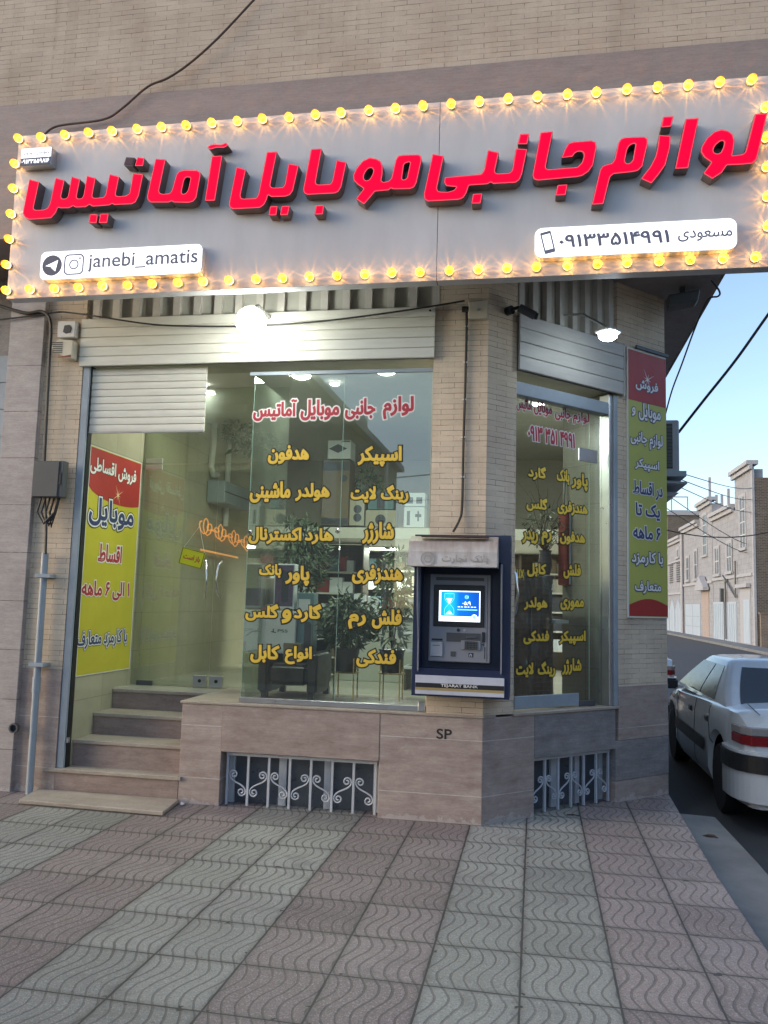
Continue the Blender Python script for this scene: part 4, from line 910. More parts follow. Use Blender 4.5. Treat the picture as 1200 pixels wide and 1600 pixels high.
# ================================================================== cash machine
ya = YF - 0.16
X0, Z1 = P(648, 860, F1, ya)[0], P(720, 836, F1, ya)[1]; X1 = P(797, 960, F1, ya)[0]; Z0 = P(720, 1090, F1, ya)[1]
AT = Thing('cash_machine', 'dark blue wall cash machine with lit blue screen under a stained white hood', 'cash machine', ((X0 + X1) / 2, YF, Z0))
wd = X1 - X0; ht = Z1 - Z0
fx = lambda t: X0 + wd * t
fz = lambda py: P(720, py, F1, ya)[1]
xa = lambda px, py=960: P(px, py, F1, ya)[0]
body = MB()   # surround frame with a recess
rx0, rx1, rz0, rz1 = xa(657), xa(782), fz(1046), fz(878)
body.box(X0, rx0, ya, YF + 0.1, Z0, Z1); body.box(rx1, X1, ya, YF + 0.1, Z0, Z1); body.box(rx0, rx1, ya, YF + 0.1, Z0, rz0); body.box(rx0, rx1, ya, YF + 0.1, rz1, Z1); body.box(rx0, rx1, ya + 0.13, YF + 0.1, rz0, rz1)
AT.part('housing', body, M['navy'])
yf = ya + 0.06
fx0, fx1, fz0, fz1 = xa(669, 960), xa(766, 960), fz(1036), fz(897)
AT.part('fascia', MBb((fx0, fx1, yf, ya + 0.129, fz0, fz1)), M['atm_grey'], bevel=0.006)
b0 = (xa(676), xa(756), fz(980), fz(914))
sc_ = AT.part('screen_bezel', MBb((b0[0], b0[1], yf - 0.008, yf - 0.0005, b0[2], b0[3])), M['black'], bevel=0.003)
b1 = (xa(684.5), xa(749.5), fz(971.5), fz(923))
AT.part('screen', MBb((b1[0], b1[1], yf - 0.010, yf - 0.0085, b1[2], b1[3])), glow('lit_white_screen', (0.85, 0.93, 1.0), 0.85), parent=sc_)
SB = NT('lit_blue_screen'); v = SB.n('TexCoord').outputs['Object']; xyz = SB.n('SeparateXYZ', {0: v}); bxx = b1[0] - AT.base[0]
fx_ = SB.n('MapRange', {0: xyz.outputs[0], 1: bxx, 2: bxx + (b1[1] - b1[0])}).outputs[0]
SB.set(SB.b.inputs['Emission Color'], SB.ramp(fx_, (0.0, (0.0, 0.22, 0.72)), (0.25, (0.01, 0.45, 0.95)), (0.5, (0.0, 0.12, 0.55)), (1.0, (0.0, 0.05, 0.33)))); SB.b.inputs['Emission Strength'].default_value = 0.85
SB.b.inputs['Base Color'].default_value = (0, 0.05, 0.2, 1)
sw, sh_ = b1[1] - b1[0], b1[3] - b1[2]; sx0, sz0 = b1[0], b1[2]
AT.part('screen_picture', MB().prism(rrect(sx0 + sw * .05, sx0 + sw * .975, sz0 + sh_ * .17, sz0 + sh_ * .965, 0.006), yf - 0.0112, yf - 0.0102), SB.m, parent=sc_)
gl_w = glow('screen_white', (0.9, 0.95, 1.0), 0.8); gl_c = glow('screen_cyan', (0.2, 0.62, 0.9), 0.8)
hx, h0, h1 = sx0 + sw * .25, sz0 + sh_ * .22, sz0 + sh_ * .9; hm = (h0 + h1) / 2; r_ = sw * 0.115
hg = MB()
def arcs(s): return [(hx + s * r_ * (0.10 + 0.9 * math.sin(math.pi * min(1, t * 1.6) / 2)), hm + (h1 - hm) * t) for t in [k / 8 for k in range(9)]]
for s in (-1, 1):
    for m_ in (1, -1): hg.tube([(x, yf - 0.0115, hm + (z - hm) * m_) for x, z in arcs(s)], 0.0017, 5)
for z in (h0, h1): hg.tube([(hx - r_, yf - 0.0115, z), (hx + r_, yf - 0.0115, z)], 0.002, 5)
AT.part('hourglass', hg, gl_c, parent=sc_)
AT.part('hourglass_sand', MB().prism([(hx - r_ * .65, hm + (h1 - hm) * .55), (hx + r_ * .65, hm + (h1 - hm) * .55), (hx + r_ * .1, hm + .004), (hx - r_ * .1, hm + .004)], yf - 0.0122, yf - 0.0114).prism([(hx - r_ * .7, h0 + .004), (hx + r_ * .7, h0 + .004), (hx + r_ * .2, h0 + (hm - h0) * .35), (hx - r_ * .1, h0 + (hm - h0) * .33)], yf - 0.0122, yf - 0.0114), gl_w, parent=sc_)
tx = sx0 + sw * .67
o, h = ring(tx, sz0 + sh_ * .80, sh_ * .05, sh_ * .065, 8); pm = MB().prism(o, yf - .0122, yf - .0114, 'xz', [h])
for k in range(4): pm.box(tx - sh_ * .045 + sh_ * .03 * k, tx - sh_ * .03 + sh_ * .03 * k, yf - .0122, yf - .0114, sz0 + sh_ * .76, sz0 + sh_ * .84)
AT.part('screen_emblem', pm, gl_c, parent=sc_)
AT.part('screen_digits', letters('۹:۰۵', (tx - sw * .10, tx + sw * .10, sz0 + sh_ * .54, sz0 + sh_ * .66), yf - .0114, 0.02), gl_w, parent=sc_)
AT.part('screen_words', MBb(*[(sx0 + sw * (.455 + .08 * k), sx0 + sw * (.455 + .08 * k + .06 - .015 * (k % 2)), yf - .0122, yf - .0114, sz0 + sh_ * .465, sz0 + sh_ * .49) for k in range(6)]), gl_w, parent=sc_)
AT.part('screen_bar', MBb((sx0 + sw * .45, sx0 + sw * .93, yf - .0122, yf - .0114, sz0 + sh_ * .37, sz0 + sh_ * .405)), gl_c, parent=sc_)
o, h = ring(sx0 + sw * .86, sz0 + sh_ * .15, sh_ * .05, sh_ * .095, 20)
AT.part('screen_seal', MB().prism(o, yf - .0132, yf - .0124), gl_w, parent=sc_); AT.part('seal_mark', MB().prism(ring(sx0 + sw * .86, sz0 + sh_ * .15, .001, sh_ * .06, 6)[0], yf - .0142, yf - .0134), gl_c, parent=sc_)
AT.part('top_lamp_strip', MBb((xa(679), xa(755), yf - 0.006, yf - 0.0005, fz(907), fz(902))), M['darkgrey'])
AT.part('camera_dot', MB().cyl((xa(715.5), yf - 0.006, fz(985)), (xa(715.5), yf - 0.0005, fz(985)), 0.012), M['black'])
AT.part('indicator', MB().cyl((xa(725), yf - 0.004, fz(985)), (xa(725), yf - 0.0005, fz(985)), 0.010), M['atm_light'])
AT.part('keypad_recess', MBb((xa(697), xa(751), yf - 0.004, yf - 0.0005, fz(1003.5), fz(989.5))), M['darkgrey'])
AT.part('keypad_shelf', MBb((xa(720), xa(751), yf - 0.012, yf - 0.0045, fz(1015.5), fz(1001))), M['atm_grey'], bevel=0.002)
kp = AT.part('keypad', MBb((xa(726), xa(746), yf - 0.016, yf - 0.0125, fz(1014.5), fz(1002))), M['black'])
km = MB()
for i in range(4):
    for j in range(4):
        kx = xa(726) + (xa(746) - xa(726)) * (i + .5) / 4; kz = fz(1014.5) + (fz(1002) - fz(1014.5)) * (j + .5) / 4
        km.box(kx - .009, kx + .009, yf - 0.019, yf - 0.0162, kz - .005, kz + .005)
AT.part('keys', km, M['darkgrey'], parent=kp)
AT.part('cash_slot', MBb((xa(728), xa(743), yf - 0.016, yf - 0.0045, fz(996.5), fz(994.5))), M['chrome'])
AT.part('receipt_panel', MBb((xa(672), xa(691.5), yf - 0.012, yf - 0.0005, fz(1027.5), fz(1005))), M['atm_light'], bevel=0.003)
AT.part('receipt_slot', MBb((xa(675.5), xa(687), yf - 0.0135, yf - 0.0123, fz(1010.6), fz(1009.8))), M['black'])
AT.part('receipt_label', MBb((xa(674), xa(691), yf - 0.003, yf - 0.0005, fz(1002.5), fz(999.5))), M['black'])
AT.part('fingerprint_reader', MBb((xa(704), xa(712), yf - 0.004, yf - 0.0005, fz(1027), fz(1019))), M['darkgrey'])
ib = AT.part('house_icon', MBb((xa(732), xa(739), yf - 0.003, yf - 0.0005, fz(1027), fz(1020.5))), M['black'])
hxm, hzm = xa(735.5), fz(1023.8); q = 0.011
AT.part('icon_mark', MB().prism([(hxm - q, hzm - q), (hxm - q * .3, hzm - q), (hxm - q * .3, hzm), (hxm + q * .3, hzm), (hxm + q * .3, hzm - q), (hxm + q, hzm - q), (hxm + q, hzm + q * .2), (hxm, hzm + q * 1.1), (hxm - q, hzm + q * .2)], yf - .0042, yf - .0032), M['atm_light'], parent=ib)
AT.part('card_slot', MBb((xa(753), xa(757.5), yf - 0.006, yf - 0.0005, fz(1003), fz(987)), (xa(756.8), xa(757.8), yf - 0.003, yf - 0.0005, fz(1029), fz(1010))), M['black'], bevel=0.001)
AT.part('fascia_edge', MBb((xa(760.5), xa(761.3), yf - 0.001, yf - 0.0002, fz(1034), fz(900))), M['black'])
AT.part('caution_mark', letters('<', (xa(752.5), xa(757), fz(1008.5), fz(1005)), yf - 0.0005, 0.02, persian=False), M['black'])
for sx_, xx in ((-1, xa(655)), (1, xa(784))):   # privacy wings
    pr = [(ya - 0.001, fz(1052)), (ya - 0.02, fz(1050)), (ya - 0.03, fz(1000)), (ya - 0.11, fz(950)), (ya - 0.16, fz(882)), (ya - 0.001, fz(882))]
    AT.part('side_wing', MB().prism(pr, xx - 0.005, xx + 0.005, 'yz'), M['atm_grey'])
hd = MB(); hx0, hx1 = xa(637, 860) + 0.045, xa(785, 860) - 0.03
hp = []
hp_o = [(YF - 0.02, fz(838) + 0.0), (ya - 0.09, fz(838) - 0.01), (ya - 0.19, fz(838) - 0.055), (ya - 0.235, fz(838) - 0.13), (ya - 0.245, fz(838) - 0.235)]
hp_i = [(a + (0.006 if i else 0), b - 0.006) for i, (a, b) in enumerate(hp_o)][::-1]
hd.prism(hp_o + hp_i, hx0, hx1, 'yz'); hd.prism(hp_o + [(YF - 0.02, fz(838) - 0.235)], hx0 - 0.004, hx0 - 0.0005, 'yz'); hd.prism(hp_o + [(YF - 0.02, fz(838) - 0.235)], hx1 + 0.0005, hx1 + 0.004, 'yz')
HT = NT('stained_hood'); v = HT.coord(1, 1, 1); xyz = HT.n('SeparateXYZ', {0: v}); zz = HT.n('MapRange', {0: HT.math('MULTIPLY_ADD', HT.noise(HT.coord(9, 2, 1.5), 3, 4), 0.16, xyz.outputs[2]), 1: fz(838) - Z0 - 0.10, 2: fz(838) - Z0 + 0.07}).outputs[0]
st_ = HT.mix(HT.ramp(HT.noise(v, 14, 5), (0.35, (0, 0, 0)), (0.75, (1, 1, 1))), (0.62, 0.60, 0.58, 1), (0.48, 0.43, 0.39, 1))
HT.set(HT.b.inputs['Base Color'], HT.mix(HT.math('MULTIPLY', zz, 0.85), st_, (0.19, 0.115, 0.075, 1))); HT.b.inputs['Roughness'].default_value = 0.5
hood = AT.part('hood', hd, HT.m)
AT.part('hood_lip', MBb((hx0 + 0.08, hx1 - 0.06, ya - 0.20, ya - 0.13, fz(838) - 0.022, fz(838) - 0.012)), M['brown_cable'], parent=hood)
fade = surf('faded_print', (0.40, 0.375, 0.35), 0.6)
o, h = ring(hx0 + 0.14, fz(838) - 0.185, 0.045, 0.052, 28); em_ = MB().prism(o, ya - 0.2475, ya - 0.2455, 'xz', [h]); o, h = ring(hx0 + 0.14, fz(838) - 0.185, 0.022, 0.028, 6); em_.prism(o, ya - 0.2475, ya - 0.2455, 'xz', [h])
AT.part('faded_emblem', em_, fade, parent=hood)
AT.part('faded_words', letters('بانک تجارت', (hx0 + 0.24, hx1 - 0.06, fz(838) - 0.215, fz(838) - 0.15), ya - 0.2455, 0.02), fade, parent=hood)
# name strip
nb = (xa(649, 1075), xa(788, 1075), fz(1087), fz(1057))
nm = AT.part('name_plate', MBb((nb[0], nb[1], ya - 0.012, ya - 0.0005, nb[2], nb[3])), surf('name_plate_white', (0.55, 0.57, 0.64), 0.4), bevel=0.002)
hh = nb[3] - nb[2]
AT.part('black_stripe', MBb((nb[0] + .001, nb[1] - .001, ya - 0.0135, ya - 0.0123, nb[2] + hh * .36, nb[2] + hh * .60)), M['black'], parent=nm)
AT.part('gold_stripe', MBb((nb[0] + .001, nb[1] - .001, ya - 0.0135, ya - 0.0123, nb[2] + hh * .22, nb[2] + hh * .355)), M['gold'], parent=nm)
AT.part('bank_name', letters('TEJARAT BANK', (xa(689, 1075), xa(747, 1075), nb[2] + hh * .385, nb[2] + hh * .58), ya - 0.0137, 0.02, persian=False), M['white_vinyl'], parent=nm)
# stencil on the plinth
x, z = P(694, 1147, F1, YF)
single('stencil_mark', 'black stencilled letters on the stone base under the cash machine', 'painted mark', letters('SP', (x - 0.058, x + 0.058, z - 0.038, z + 0.038), YF - 0.0005, 0.02, persian=False, th=0.001), M['black_vinyl'], (x, YF, z))

# ================================================================== basement grilles
def spiral(cx, cz, r, a0, turns, sgn, n=22): return [(cx + r * (1 - 0.80 * k / n) * math.cos(a0 + sgn * turns * 2 * math.pi * k / n), cz + r * (1 - 0.80 * k / n) * math.sin(a0 + sgn * turns * 2 * math.pi * k / n)) for k in range(n + 1)]
def grille(label, x0, x1, z0, z1, nb, fr, y, flip0):
    T = Thing('basement_window', label, 'window grille', ((x0 + x1) / 2, y, z0), fr)
    gy = y + 0.05
    T.part('glass', MBb((x0, x1, gy + 0.06, gy + 0.07, z0, z1)), M['win_dark'])
    T.part('window_frame', MBb((x0, x1, gy + 0.035, gy + 0.059, z1 - 0.03, z1), (x0, x0 + 0.05, gy + 0.035, gy + 0.059, z0, z1 - 0.031), (x1 - 0.05, x1, gy + 0.035, gy + 0.059, z0, z1 - 0.031), (x0 + (x1 - x0) * .34, x0 + (x1 - x0) * .34 + 0.06, gy + 0.035, gy + 0.058, z0, z1 - 0.031), (x0 + (x1 - x0) * .64, x0 + (x1 - x0) * .64 + 0.05, gy + 0.035, gy + 0.058, z0, z1 - 0.031)), M['grille'])
    T.part('grille_frame', MBb((x0 + 0.008, x1 - 0.008, y, y + 0.022, z1 - 0.03, z1 - 0.008)), M['grille'])
    for k in range(nb + 1):
        x = x0 + 0.02 + (x1 - x0 - 0.04) * k / nb
        T.part('bar', MBb((x - 0.009, x + 0.009, y + 0.002, y + 0.02, z0, z1 - 0.031)), M['grille'])
    p = (x1 - x0 - 0.04) / nb
    for k in range(nb):
        xa_, xb_ = x0 + 0.02 + p * k + 0.012, x0 + 0.02 + p * (k + 1) - 0.012
        up = (k % 2 == 0) == flip0
        zc = z0 + (z1 - z0) * 0.41; r = p * 0.20; d = (z1 - z0) * 0.16
        # S-scroll: one coil up, one down, joined by a sweeping stroke
        cxa, cxb = xa_ + r * 1.15, xb_ - r * 1.15
        za, zb = (zc + d, zc - d) if up else (zc - d, zc + d)
        s1 = 1 if up else -1
        A1 = spiral(cxa, za, r, math.pi, 1.35, -s1)[::-1]; A2 = spiral(cxb, zb, r, 0, 1.35, -s1)
        mid = []
        p0, p3 = Vector(A1[-1]), Vector(A2[0]); p1 = p0 + Vector((0, -s1 * d * 1.1)); p2 = p3 + Vector((0, s1 * d * 1.1))
        for i in range(1, 12):
            t = i / 12; mid.append(tuple((1 - t) ** 3 * p0 + 3 * (1 - t) ** 2 * t * p1 + 3 * (1 - t) * t * t * p2 + t ** 3 * p3))
        T.part('scroll', MB().tube([(a, y + 0.011, b) for a, b in A1 + mid + A2], 0.0065, 6), M['grille'], smooth=True)
    return T
grille('low basement window behind a grey scrollwork grille, left one under the shop window', GX0 + 0.02, GX1 - 0.015, 0.002, GZ - 0.003, 7, F1, YF + 0.05, True)
grille('low basement window behind a grey scrollwork grille, right one under the corner door', 0.54, 1.474, 0.004, 0.432, 6, CH, 0.05, False)

# ================================================================== fittings on the facade
def wire(name, label, pts, r, mat, cat='cable', group=None, n=6, sub=6):
    """a cable through the given points, smoothed"""
    v = [Vector(p) for p in pts]; out = []
    for i in range(len(v) - 1):
        a, b, c, d = v[max(i - 1, 0)], v[i], v[i + 1], v[min(i + 2, len(v) - 1)]
        for k in range(sub):
            t = k / sub; out.append(0.5 * ((2 * b) + (c - a) * t + (2 * a - 5 * b + 4 * c - d) * t * t + (3 * b - a - 3 * c + d) * t ** 3))
    out.append(v[-1])
    if isinstance(r, tuple): r = [r[0] + (r[1] - r[0]) * k / (len(out) - 1) for k in range(len(out))]
    m = MB().tube(out, r, n)
    return single(name, label, cat, m, M[mat], tuple(v[0]), smooth=True, group=group)
def at(px, py, Y): x, z = P(px, py, F1, Y); return (x, Y, z)
def atc(px, py, d): u, z = P(px, py, CH, d); return tuple(CH @ Vector((u, d, z)))
# siren and alarm box
x0, z1 = P(91, 502, F1, 6.27); x1, z0 = P(117, 527, F1, 6.27)
A1 = Thing('alarm_box', 'small white square alarm sounder box above the slatted siren', 'alarm', ((x0 + x1) / 2, YF, z0))
A1.part('case', MBb((x0, x1, 6.265, YF - 0.001, z0, z1)), M['whitep'], bevel=0.006)
xc, zc = (x0 + x1) / 2 + 0.01, (z0 + z1) / 2
A1.part('speaker_mesh', MB().prism([(xc - .035, zc - .025), (xc - .01, zc - .04), (xc + .03, zc - .03), (xc + .04, zc + .01), (xc + .02, zc + .035), (xc - .025, zc + .03)], 6.258, 6.2645), M['black'])
x0, z1 = P(80, 530, F1, 6.24); x1, z0 = P(113, 560, F1, 6.24); zc = (z0 + z1) / 2
A2 = Thing('alarm_siren', 'cream wedge shaped slatted siren on the brick left of the shutter', 'siren', ((x0 + x1) / 2, YF, z0))
w_ = x1 - x0
pts = [(x0, zc + 0.02), (x0 + w_ * .35, z1), (x1, z1 - 0.015), (x1, z0), (x0 + w_ * .75, z0 - 0.005), (x0 + w_ * .2, zc - 0.02)]
A2.part('case', MB().prism(pts, 6.235, YF - 0.001), M['ivory'], bevel=0.01)
sm = MB()
for k in range(6):
    z = zc + 0.05 - k * 0.017; sm.box(x0 + 0.015 + 0.004 * k, x0 + w_ * .55, 6.2285, 6.2345, z, z + 0.006)
A2.part('slot', sm, M['darkgrey'])
A2.part('red_lens', MB().prism([(x0 + w_ * .35, z0 + 0.01), (x1 - .01, z0 + 0.012), (x1 - 0.012, z0 + 0.03)], 6.229, 6.2345), M['paper_r'])
# meter box with looped cable
x0, z1 = P(53, 720, F1, 6.2); x1, z0 = P(96, 777, F1, 6.2)
EB = Thing('electric_box', 'dark grey electric meter box on the brick strip left of the door', 'electric box', ((x0 + x1) / 2, 6.27, z0))
EB.part('case', MBb((x0, x1, 6.20, 6.279, z0, z1)), M['darkgrey'], bevel=0.006)
EB.part('cover', MBb((x0 + 0.006, x1 - 0.035, 6.188, 6.199, z0 + 0.004, z1 - 0.004)), M['darkgrey'], bevel=0.004)
EB.part('latch', MBb((x1 - 0.03, x1 - 0.012, 6.192, 6.1995, (z0 + z1) / 2 - 0.05, (z0 + z1) / 2 + 0.05)), M['black'])
for k in range(4):
    xk = x0 + 0.07 + 0.035 * k; c0 = (x0 + x1) / 2 + 0.01
    EB.part('cable_loop', MB().tube([(xk, 6.235 + .006 * k, z0 + .005), (xk - 0.03, 6.235 + .006 * k, z0 - 0.12), (c0 - 0.04 + .02 * k, 6.235 + .006 * k, z0 - 0.215 - .008 * k), (c0 + 0.05, 6.235 + .006 * k, z0 - 0.12), (x1 - 0.05, 6.235 + .006 * k, z0 + .005)], 0.009, 6), M['cable'], smooth=True)
wire('downlead_cable', 'dark cable running down the pilaster edge into the meter box', [at(0, 478, 6.26), at(40, 489, 6.26), at(66, 487, 6.26), at(79, 505, 6.26), at(77, 560, 6.26), at(73, 640, 6.26), at(69, 722, 6.26)], 0.014, 'cable')
wire('box_cable', 'dark cable hanging from the meter box into the grey pipe', [at(70, 778, 6.25), at(72, 820, 6.24), at(71, 866, 6.24)], 0.011, 'cable')
wire('entry_cable', 'thin dark cable clipped along the top of the left pilaster', [at(-5, 500, 6.26), at(30, 496, 6.26), at(62, 492, 6.265), at(88, 488, 6.27), at(105, 488, 6.28), at(150, 494, 6.25), at(240, 507, 6.22), at(330, 510, 6.22), at(420, 508, 6.22), at(520, 500, 6.22), at(640, 484, 6.22), at(726, 470, 6.25)], 0.007, 'cable')
PP = Thing('conduit_pipe', 'pale blue grey plastic pipe clamped to the wall left of the steps', 'pipe', (-3.97, 6.27, 0.0))
PP.part('pipe', MB().cyl((-3.972, 6.262, 0.0), (-3.982, 6.262, 1.93), 0.028), M['bluegrey'], smooth=True)
PP.part('coupling', MB().cyl((-3.976, 6.262, 0.80), (-3.977, 6.262, 0.92), 0.033), M['bluegrey'], smooth=True)
for z in (1.02, 1.74): PP.part('clamp', MBb((-4.04, -3.905, 6.225, 6.323, z - 0.016, z + 0.016)), M['bluegrey'], bevel=0.003)
x, z = P(25, 1137, F1, 6.27); PV = MB().lathe([(0.030, 0.0), (0.040, -0.02), (0.040, -0.05), (0.028, -0.05), (0.026, -0.01), (0.002, -0.005)], (x, 6.279, z), 'y', 20)
single('wall_pipe', 'short dark pipe stub poking from the left pilaster near the ground', 'pipe stub', PV, M['darkgrey'], (x, 6.279, z), smooth=True)
# junction box, cable and camera on the corner pier
x0, z1 = P(732, 470, F1, 6.28); x1, z0 = P(762, 497, F1, 6.28)
JX = Thing('junction_box', 'square pale plastic junction box at the top of the corner pier', 'junction box', ((x0 + x1) / 2, YF, z0))
JX.part('case', MBb((x0, x1, 6.28, YF + 0.002, z0, z1)), M['ivory'], bevel=0.006)
JX.part('screw', MB().cyl(((x0 + x1) / 2, 6.274, (z0 + z1) / 2), ((x0 + x1) / 2, 6.2795, (z0 + z1) / 2), 0.012), M['alu'])
JX.part('gland', MB().cyl((x0 - 0.05, 6.30, z1 - 0.06), (x0 - 0.001, 6.30, z1 - 0.06), 0.022), M['black'])
wire('pier_cable', 'black cable running down the brick corner pier to the cash machine', [at(729, 480, 6.315), at(729, 520, 6.315), at(727, 600, 6.315), at(724, 700, 6.315), at(722, 790, 6.315), at(718, 812, 6.30), at(708, 831, 6.28)], 0.010, 'cable')
for py in (510, 566, 624, 683, 745):
    a = at(728 - (py - 510) * 0.025, py, 6.312)
    single('cable_clip', 'small pale clip holding the black cable on the brick corner pier', 'cable clip', MBb((a[0] - 0.018, a[0] + 0.018, 6.308, 6.331, a[2] - 0.006, a[2] + 0.006)), M['whitep'], a, group='clips along the black pier cable')
CC = Thing('security_camera', 'dark bullet security camera on the brick beside the corner shutter', 'camera', (0.30, -0.03, 3.9), CH)
u, z = P(797, 485, CH, -0.03); u2, z2 = P(825, 490, CH, -0.10)
CC.part('base', MB().cyl((u, 0.002, z), (u, -0.05, z), 0.035), M['black'], smooth=True)
CC.part('arm', MB().tube([(u, -0.05, z), (u + 0.04, -0.08, z + 0.02), (u + 0.08, -0.09, z + 0.01)], 0.014, 8), M['black'], smooth=True)
CC.part('body', MB().tube([(u + 0.05, -0.08, z + 0.02), (u2 + 0.02, -0.16, z2 - 0.03)], [0.034, 0.034], 14), M['darkgrey'], smooth=True)
CC.part('lens', MB().tube([(u2 + 0.0201, -0.1601, z2 - 0.0301), (u2 + 0.035, -0.175, z2 - 0.037)], [0.03, 0.025], 14), M['black'], smooth=True)
# floodlights
fp = Vector(at(392, 503, 5.86))
FL = Thing('floodlight', 'blazing round white floodlight hung before the left shutter housing', 'floodlight', tuple(fp))
FL.part('bracket', MB().tube([(fp.x, 6.279, fp.z + 0.18), (fp.x, 6.0, fp.z + 0.18), (fp.x, 5.88, fp.z + 0.11)], 0.014, 8), M['alu'], smooth=True)
FL.part('socket', MB().cyl((fp.x, fp.y + 0.012, fp.z + 0.085), (fp.x, fp.y + 0.02, fp.z + 0.12), 0.03), M['whitep'], smooth=True)
bu = MB(); nn = 12
bu.grid([[(fp.x + 0.115 * math.sin(math.pi * (i + .001) / nn * .999) * math.cos(2 * math.pi * j / 20), fp.y + 0.115 * math.sin(math.pi * (i + .001) / nn * .999) * math.sin(2 * math.pi * j / 20), fp.z + 0.115 * math.cos(math.pi * (i + .001) / nn * .999)) for j in range(21)] for i in range(nn + 1)])
FL.part('bulb', bu, M['lamp_hot'], smooth=True)  # ball enlarged so its shape takes in the lamp's glare
ld = bpy.data.lights.new('floodlight_light', 'POINT'); ld.energy = 38; ld.shadow_soft_size = 0.09; ld.color = (0.90, 1.0, 0.72)
lo = bpy.data.objects.new('floodlight_light', ld); col.objects.link(lo); lo.parent = FL.o; lo.location = (0, -0.02, -0.02)
LD = -0.46; q = Vector(P(950, 525, CH, LD)); lu, lz = q.x, q.y
L2 = Thing('led_lamp', 'bright cool white lamp on an arm above the corner door', 'floodlight', (lu, LD, lz), CH)
L2.part('arm', MB().tube([(lu, 0.005, lz + 0.30), (lu, -0.20, lz + 0.25), (lu, LD + .02, lz + 0.08)], 0.011, 8), M['alu'], smooth=True)
L2.part('head', MBb((lu - 0.085, lu + 0.085, LD - .07, LD + .07, lz + 0.022, lz + 0.05)), M['whitep'], bevel=0.01)
L2.part('diffuser', MB().lathe([(0.075, 0.020), (0.07, -0.012), (0.045, -0.03), (0.01, -0.035)], (lu, LD, lz), 'z', 20), M['lamp_cool'], smooth=True)
ld = bpy.data.lights.new('led_light', 'SPOT'); ld.energy = 22; ld.spot_size = R(125); ld.spot_blend = 0.6; ld.shadow_soft_size = 0.07; ld.color = (0.80, 0.92, 1.0)
lo = bpy.data.objects.new('led_light', ld); col.objects.link(lo); lo.parent = L2.o; lo.location = (0, -0.01, -0.055); lo.rotation_euler = (R(-25), 0, 0)
# cable over the upper wall
wire('wall_cable', 'brown cable sagging across the upper brick wall to the sign corner', [at(402, -6, 5.87), at(340, 60, 5.86), at(295, 100, 5.86), at(262, 122, 5.85), at(230, 136, 5.86), at(190, 170, 5.86), at(160, 187, 5.86), at(90, 197, 5.85), at(68, 212, 5.83)], 0.009, 'brown_cable')
# soffit fittings by the alley
a = Vector((P(1066, 452, F1, 7.6)[0], 7.6, 4.5))
SF = Thing('soffit_lamp', 'unlit dark lamp bracket under the overhang near the alley', 'lamp', tuple(a))
SF.part('bracket', MBb((a.x - 0.02, a.x + 0.02, 7.58, 7.62, 4.40, 4.499)), M['darkgrey'])
SF.part('head', MB().prism([(a.x - 0.14, 4.40), (a.x + 0.14, 4.44), (a.x + 0.12, 4.34), (a.x - 0.12, 4.30)], 7.5, 7.68), M['darkgrey'], bevel=0.01)
wire('soffit_cable', 'thin cable looping out from the overhang and hanging to the air cooler', [at(1112, 438, 7.0), at(1124, 455, 7.0), at(1122, 463, 7.2), at(1105, 470, 7.4), at(1085, 515, 8.0), at(1065, 570, 8.4), at(1050, 610, 8.8), at(1039, 650, 9.1)], 0.008, 'cable')

# ================================================================== inside the shop
ZF = 0.768
# ceiling lamps that can be seen through the glass
def ceil_lamp(label, px, py, r, drop, power, z=3.62):
    u = ray(px, py); t = (z - 0.04 - EYE.z) / u.z; p = EYE + u * t
    T = Thing('ceiling_lamp', label, 'ceiling lamp', (p.x, p.y, z))
    T.part('base', MB().cyl((p.x, p.y, z - drop), (p.x, p.y, z - 0.0005), r * 0.9), M['whitep'], smooth=True)
    T.part('diffuser', MB().lathe([(r, z - drop - 0.001), (r * 0.95, z - drop - r * 0.18), (r * 0.6, z - drop - r * 0.34), (r * 0.05, z - drop - r * 0.4)], (p.x, p.y, 0), 'z', 24), M['lamp_in'], smooth=True)
    ld = bpy.data.lights.new('ceiling_lamp_light', 'AREA'); ld.shape = 'DISK'; ld.size = r * 2; ld.energy = power; ld.color = (0.93, 1.0, 0.84)
    lo = bpy.data.objects.new('ceiling_lamp_light', ld); col.objects.link(lo); lo.parent = T.o; lo.location = (0, 0, -drop - r * 0.45)
ceil_lamp('round domed ceiling lamp behind the left end of the shop window', 471, 590, 0.085, 0.02, 8)
ceil_lamp('tiny spot lamp on the ceiling between two larger ones', 523, 603, 0.045, 0.02, 8)
ceil_lamp('flat round ceiling lamp near the brick pier', 603, 584, 0.085, 0.015, 10)
ceil_lamp('ceiling lamp beside the small shutter over the entrance', 315, 606, 0.05, 0.02, 4)
ceil_lamp('ceiling lamp seen through the lettering of the corner door', 841, 634, 0.06, 0.02, 8)
x, y, z = at(357, 637, 8.4)
HL = Thing('pendant_lamp', 'flat disc pendant lamp hanging behind the entrance door', 'pendant lamp', (x, y, 3.62))
HL.part('rod', MB().cyl((x, y, z + 0.03), (x, y, 3.619), 0.008), M['alu'])
HL.part('shade', MB().lathe([(0.02, z + 0.045), (0.12, z + 0.02), (0.135, z + 0.005)], (x, y, 0), 'z', 24), M['whitep'], smooth=True)
HL.part('diffuser', MB().lathe([(0.13, z + 0.004), (0.10, z - 0.012), (0.01, z - 0.016)], (x, y, 0), 'z', 24), M['lamp_in'], smooth=True)
ld = bpy.data.lights.new('pendant_light', 'AREA'); ld.shape = 'DISK'; ld.size = 0.24; ld.energy = 5; ld.color = (1, 0.98, 0.84)
lo = bpy.data.objects.new('pendant_light', ld); col.objects.link(lo); lo.parent = HL.o; lo.location = (0, 0, z - 0.03 - 3.62)
x, y, z = at(597, 853, 10.4); zm = 2.299
